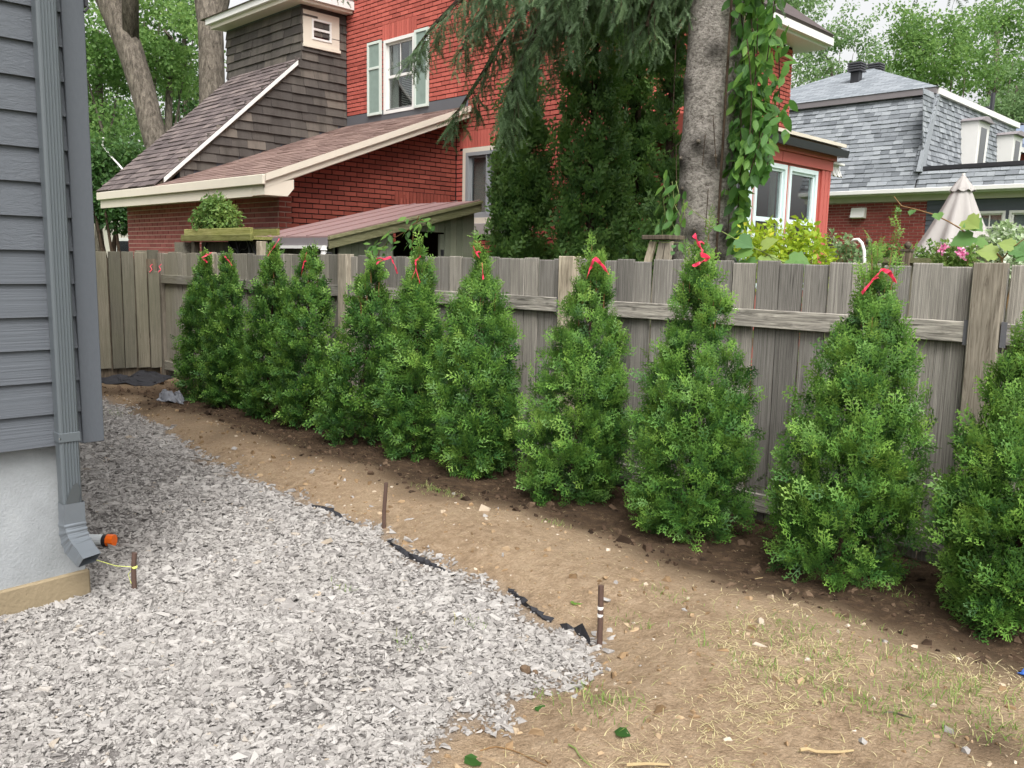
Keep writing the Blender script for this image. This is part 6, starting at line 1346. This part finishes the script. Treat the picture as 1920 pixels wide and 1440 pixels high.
# ------------------------------------------------------------------ bushes: small joined leaves
def leaf_quad(k=4):
    V = np.array([(0, 0, 0), (.45, .3, .05), (1, 0, -.05), (.45, -.3, .05)]); return [(V, np.array([(0, 1, 2, 3)]), np.array([.2, .6, .9, .6]))]
LQ = leaf_quad()
def bush(name, base, blobs, n, size, mat, label, cat, stems_to=6, tint=.5, group=None, droop=.1, stem_mat='stem_brown', part='foliage', outward=.6):
    g = np.random.default_rng(abs(hash(label)) % 1000 if False else sum(map(ord, label))); root = empty(name, tuple(base), label, cat, group)
    C = np.array([b[:3] for b in blobs]); Rr = np.array([b[3:6] if len(b) > 4 else (b[3],)*3 for b in blobs]); vol = Rr.prod(1); vol = vol**.75/((vol**.75).sum()); bi = g.choice(len(blobs), n, p=vol)
    d = norm(g.normal(0, 1, (n, 3))); rad = g.uniform(0, 1, n)**.38*(.82+.36*vnoise(d[:, 0]*3+bi*5, d[:, 2]*3+d[:, 1]*3, 3)); P = C[bi]+d*rad[:, None]*Rr[bi]
    A = d*outward+g.normal(0, .6, (n, 3))-np.array([0, 0, droop]); N = norm(d*.4+np.array([0, 0, .6])+g.normal(0, .6, (n, 3)))
    cl_ = vnoise(P[:, 0]*2.2+P[:, 1], P[:, 2]*2.2, 1)
    V, Fq, T = scatter(LQ, P, A, N, size*g.uniform(.6, 1.3, n), tint+(cl_-.5)*.5+g.normal(0, .14, n), .15); np_mesh(part, V, Fq, mat, root, T)
    m = MB(); b = np.array(base, float)
    for k in range(stems_to):
        c = C[k % len(C)]+g.normal(0, .3, 3)*Rr[k % len(C)]; mid = b*.5+c*.5+g.normal(0, .05, 3)*np.linalg.norm(c-b); m.tube([b+g.normal(0, .02, 3)*[1, 1, 0], mid, c], [.012*np.linalg.norm(c-b)+.004, .008*np.linalg.norm(c-b)+.003, .003], 5)
    m.build('stems', stem_mat, root); return root
q = on_y(412, 405, YB+.05); bush('planter_bush', (q[0], YB+.05, zb_+.06), [(q[0]-.12, YB+.05, q[2]+.02, .32, .22, .24), (q[0]+.16, YB+.05, q[2]-.04, .28, .22, .2), (q[0]-.3, YB-.02, q[2]-.06, .2, .2, .16), (q[0]+.0, YB, q[2]+.16, .2, .16, .12)], 2600, .055, 'bush_leaf', 'round green bush growing on top of the arbour planter', 'bush', tint=.45)
C_ = lambda x, y, Y, r: (*on_y(x, y, Y), r)
q = on_y(1460, 470, 6.0); bush('golden_shrub', (q[0], 6.0, 0), [C_(1420, 462, 6.0, .16), C_(1455, 465, 6.05, .2), C_(1495, 470, 6.0, .2), C_(1500, 440, 6.0, .12), C_(1532, 470, 6.0, .13), C_(1440, 440, 6.0, .1), C_(1400, 435, 6.0, .07), C_(1480, 500, 6.0, .3), C_(1530, 455, 6.0, .06)], 1700, .05, 'lime_leaf', 'bright yellow green shrub behind the fence under sunroom windows', 'shrub', tint=.5)
bush('fence_side_shrub', (-2.6, 5.75, 0), [(-4.0+.44*k, 5.7+.06*(k % 3), .75+.12*(k % 2), .36, .25, .72) for k in range(10)], 3400, .07, 'bush_leaf', 'leafy green shrub glimpsed through the gaps between right fence boards', 'shrub', tint=.65)
q = on_y(1880, 450, 10.0); bush('variegated_shrub', (q[0], 10.0, 0), [C_(1868, 458, 10, .16), C_(1884, 442, 10, .15), C_(1900, 462, 10, .18), C_(1858, 470, 10, .16), C_(1905, 482, 10, .25)], 1300, .07, 'white_bush_leaf', 'white and green shrub right of the patio umbrella', 'shrub', tint=.5)
q = on_y(1790, 480, 9.6); fl = bush('flower_basket', (q[0], 9.6, 0), [C_(1785, 478, 9.6, .16), C_(1805, 480, 9.6, .16), C_(1770, 484, 9.6, .14)], 900, .05, 'bush_leaf', 'green plants with pink flowers below the patio umbrella', 'flowers', tint=.6)
pt = []
for (x, y) in ((1772, 463), (1768, 466), (1802, 470), (1806, 480), (1798, 474), (1764, 472), (1808, 476)):
    for k in range(14): pt.append(on_y(x+random.gauss(0, 2.5), y+random.gauss(0, 2.5), 9.42))
pt = np.array(pt); V, Fq, T = scatter(LQ, pt, RNG.normal(0, 1, (len(pt), 3)), RNG.normal(0, .4, (len(pt), 3))+[.4, -.9, .2], np.full(len(pt), .04), RNG.uniform(.2, .9, len(pt))); np_mesh('petals', V, Fq, 'petal', fl, T)['kind'] = 'stuff'
q = on_y(1610, 480, 9.4); bush('climbing_rose', (q[0], 9.4, 0), [C_(1585, 462, 9.4, .1), C_(1605, 482, 9.4, .12), C_(1570, 475, 9.4, .1), C_(1590, 440, 9.4, .04), C_(1556, 445, 9.4, .06)], 330, .06, 'white_bush_leaf', 'sparse pale leaved climber around the low finial posts', 'shrub', tint=.3)
q = on_y(1660, 480, 10.9); bush('low_perennials', (q[0], 10.9, 0), [C_(1650+k*32, 482-6*(k % 2), 10.9, .14) for k in range(5)], 900, .06, 'bush_leaf', 'low green perennials behind the finial fence by brick wall', 'shrub', tint=.4)

# ------------------------------------------------------------------ trees behind
def tree(name, base, trunk_pts, tr, blobs, n, size, mat, label, bark='bark_grey', group=None, tint=.5, limbs=10, seed=1):
    g = np.random.default_rng(seed); root = empty(name, tuple(base), label, 'tree', group); m = MB(); tp = [np.array(p, float) for p in trunk_pts]; m.tube(tp, list(np.linspace(tr[0], tr[1], len(tp))), 12)
    C = np.array([b[:3] for b in blobs]); Rr = np.array([b[3:6] if len(b) > 4 else (b[3],)*3 for b in blobs])
    for k in range(min(limbs, len(C))):
        s = tp[max(1, len(tp)-1-(k % 3))]; mid = (s+C[k])/2+g.normal(0, .25, 3); m.tube([s, mid, C[k]], [tr[1]*.7, tr[1]*.45, tr[1]*.15], 6)
    m.build('trunk', bark, root, smooth=True)
    if n:
        w = (Rr.prod(1))**.7; bi = g.choice(len(C), n, p=w/w.sum()); d = norm(g.normal(0, 1, (n, 3)))
        P = C[bi]+d*((g.uniform(0, 1, n)**.33)*(.7+.6*vnoise(d[:, 0]*2.5+bi*3.7, d[:, 2]*2.5+d[:, 1]*2, 5)))[:, None]*Rr[bi]
        gap = fbm(P[:, 0]*.9+P[:, 1]*.7, P[:, 2]*1.1, 3, 2) > .45; P, bi, d = P[gap], bi[gap], d[gap]; n = len(P)
        A = g.normal(0, .8, (n, 3))-np.array([0, 0, .35])+d*.3; N = norm(np.array([0, 0, .8])+g.normal(0, .6, (n, 3)))
        V, Fq, T = scatter(LQ, P, A, N, size*g.uniform(.6, 1.35, n), tint+g.normal(0, .16, n)+(vnoise(P[:, 0]*1.3, P[:, 2]*1.3+P[:, 1], 4)-.5)*.4, .15); np_mesh('crown', V, Fq, mat, root, T)
    return root
def T3(x, y, d): r_ = ray(x, y); return CAM+r_*d
def blob(x, y, d, r): return (*T3(x, y, d), r, r, r*.85)
random.seed(9)
# leaning trunk and its twin at the left
D1 = 21.0; b = T3(318, 480, D1); tp = [(b[0]+.1, b[1], 0), T3(312, 330, D1), T3(293, 270, D1), T3(268, 170, D1), T3(243, 90, D1), T3(205, 0, D1), T3(150, -130, D1)]
tree('leaning_tree', (b[0], b[1], 0), tp, (.27, .33), [blob(150, -260, 21, 2.0), blob(90, -200, 22, 2.0), blob(230, -300, 20, 1.8)], 2500, .22, 'dark_tree_leaf', 'old tree with thick grey trunk leaning left behind the catslide roof', seed=31)
D2 = 21.0; b = T3(402, 480, D2); tp = [(b[0], b[1], 0), T3(400, 300, D2), T3(398, 180, D2), T3(396, 80, D2), T3(392, 10, D2)]
o = tree('forked_tree', (b[0], b[1], 0), tp, (.33, .30), [blob(360, -180, 21, 1.8), blob(440, -220, 21, 1.8), blob(400, -270, 21, 1.8)], 2500, .22, 'dark_tree_leaf', 'upright grey trunk forking beside the shingled tower', seed=32, limbs=0)
MB().tube([T3(385, 40, D2), T3(380, 0, D2), T3(368, -70, D2), T3(350, -160, D2)], [.2, .2, .17, .12], 10).tube([T3(405, 40, D2), T3(415, 0, D2), T3(425, -60, D2), T3(440, -170, D2)], [.2, .2, .17, .12], 10).build('limb', 'bark_grey', o)
GL = 'trees behind the left garden'
def bgtree(name, x, d, spots, n, size, mat, label, seed, group, tint=.5, r0=.25):
    b = T3(x, 500, d); b[2] = 0; top = T3(*spots[0][:2], d); tp = [b, b*.6+top*.4+np.array([random.gauss(0, .3), random.gauss(0, .3), 0]), top]
    return tree(name, tuple(b), tp, (r0, r0*.4), [blob(x_, y_, d+random.uniform(-1.2, 1.2), r_) for x_, y_, r_ in spots], n, size, mat, label, group=group, tint=tint, seed=seed, limbs=12)
bgtree('leafy_tree', 190, 30, [(185, 60, 1.6), (180, 150, 1.7), (215, 215, 1.5), (160, 230, 1.3), (230, 120, 1.4), (150, 100, 1.5)], 14000, 0.16, 'maple_leaf', 'bright green leafy tree left of the leaning trunk', 41, GL, .5)
bgtree('leafy_tree', 330, 32, [(320, 70, 1.7), (300, 20, 1.5), (350, 110, 1.4), (290, 100, 1.4), (335, 170, 1.3), (270, 40, 1.4)], 10400, 0.16, 'maple_leaf', 'loose light green tree between the two grey trunks', 42, GL, .62)
bgtree('conifer_tree', 345, 42, [(345, 60, 1.8), (340, 140, 2.0), (360, 200, 2.0), (325, 220, 1.8), (365, 20, 1.4), (300, 240, 1.6)], 10400, 0.20, 'dark_tree_leaf', 'darker drooping conifer behind the two grey trunks', 43, GL, .45)
bgtree('leafy_tree', 215, 40, [(180, 260, 2.0), (230, 250, 1.8), (200, 190, 2.2), (160, 200, 1.8), (250, 290, 1.4)], 10400, 0.19, 'dark_tree_leaf', 'dense green tree mass low behind the service wires', 44, GL, .6)
# multi-stemmed shrub by the brick corner
b = T3(205, 500, 19.0); b[2] = 0; sb = empty('multi_stem_shrub', tuple(b), 'dark leafy shrub with many bare stems beside the brick corner', 'shrub'); m = MB()
for k in range(8):
    t_ = T3(random.uniform(165, 235), random.uniform(330, 400), 19+random.uniform(-.4, .4)); m.tube([b+np.array([random.gauss(0, .12), random.gauss(0, .12), 0]), b*.5+t_*.5+np.array([random.gauss(0, .12), random.gauss(0, .12), -.1]), t_], [.05, .04, .02], 6)
m.build('stems', 'bark_dark', sb); g = np.random.default_rng(3); n = 6500; Cb = np.array([T3(x_, y_, 19) for x_, y_ in ((185, 365), (215, 375), (200, 330), (170, 320), (230, 340), (245, 300), (190, 295), (165, 390), (225, 405))]); bi = g.integers(0, len(Cb), n); d = norm(g.normal(0, 1, (n, 3))); P = Cb[bi]+d*(g.uniform(0, 1, n)**.4)[:, None]*np.array([.5, .5, .42])
V, Fq, T = scatter(LQ, P, g.normal(0, .7, (n, 3))-[0, 0, .4], norm(g.normal(0, .6, (n, 3))+[0, 0, .8]), .13*g.uniform(.6, 1.3, n), .45+g.normal(0, .16, n)+.5*(P[:, 2]-3.4)*.35, .15); np_mesh('crown', V, Fq, 'dark_tree_leaf', sb, T)
GR = 'trees behind the mansard house'
bgtree('maple_tree', 1760, 42, [(1750, 110, 1.8), (1740, 60, 1.7), (1790, 80, 1.9), (1700, 90, 1.5), (1720, 140, 1.4), (1770, 160, 1.4), (1690, 50, 1.3), (1810, 130, 1.6)], 13000, 0.18, 'maple_leaf', 'big maple crown above the roof vents of the mansard house', 51, GR, .55, .3)
bgtree('maple_tree', 1870, 44, [(1870, 60, 2.0), (1900, 110, 2.0), (1850, 130, 1.8), (1900, 30, 2.0), (1840, 70, 1.6), (1930, 160, 2.0)], 13000, 0.18, 'maple_leaf', 'tall green maple at the right behind the dormers', 52, GR, .5, .3)
bgtree('willow_tree', 1905, 36, [(1900, 190, 1.5), (1880, 215, 1.2), (1925, 230, 1.5), (1905, 160, 1.2)], 8400, 0.14, 'glare_tree_leaf', 'soft grey green willow low at the right edge behind roofs', 53, GR, .4)
bgtree('sparse_tree', 1570, 48, [(1560, 120, 2.0), (1540, 70, 1.8), (1600, 100, 1.6), (1510, 130, 1.6), (1580, 50, 1.8), (1630, 110, 1.5), (1500, 40, 1.8), (1540, 150, 1.6), (1655, 150, 1.3)], 9200, 0.19, 'glare_tree_leaf', 'thin tree washed pale by glare over the left end of mansard roof', 54, GR, .5, .22)
bgtree('leafy_tree', 1680, 56, [(1680, 160, 2.2), (1640, 140, 1.8), (1720, 175, 2.0), (1600, 160, 1.6)], 7200, 0.23, 'maple_leaf', 'dark green crown low behind the hip roof', 55, GR, .3)
bgtree('leafy_tree', 1480, 40, [(1470, 30, 1.5), (1490, -20, 1.8), (1440, 10, 1.5)], 4800, 0.18, 'glare_tree_leaf', 'leaves washed pale by glare above the brick house right eave', 56, GR, .5)
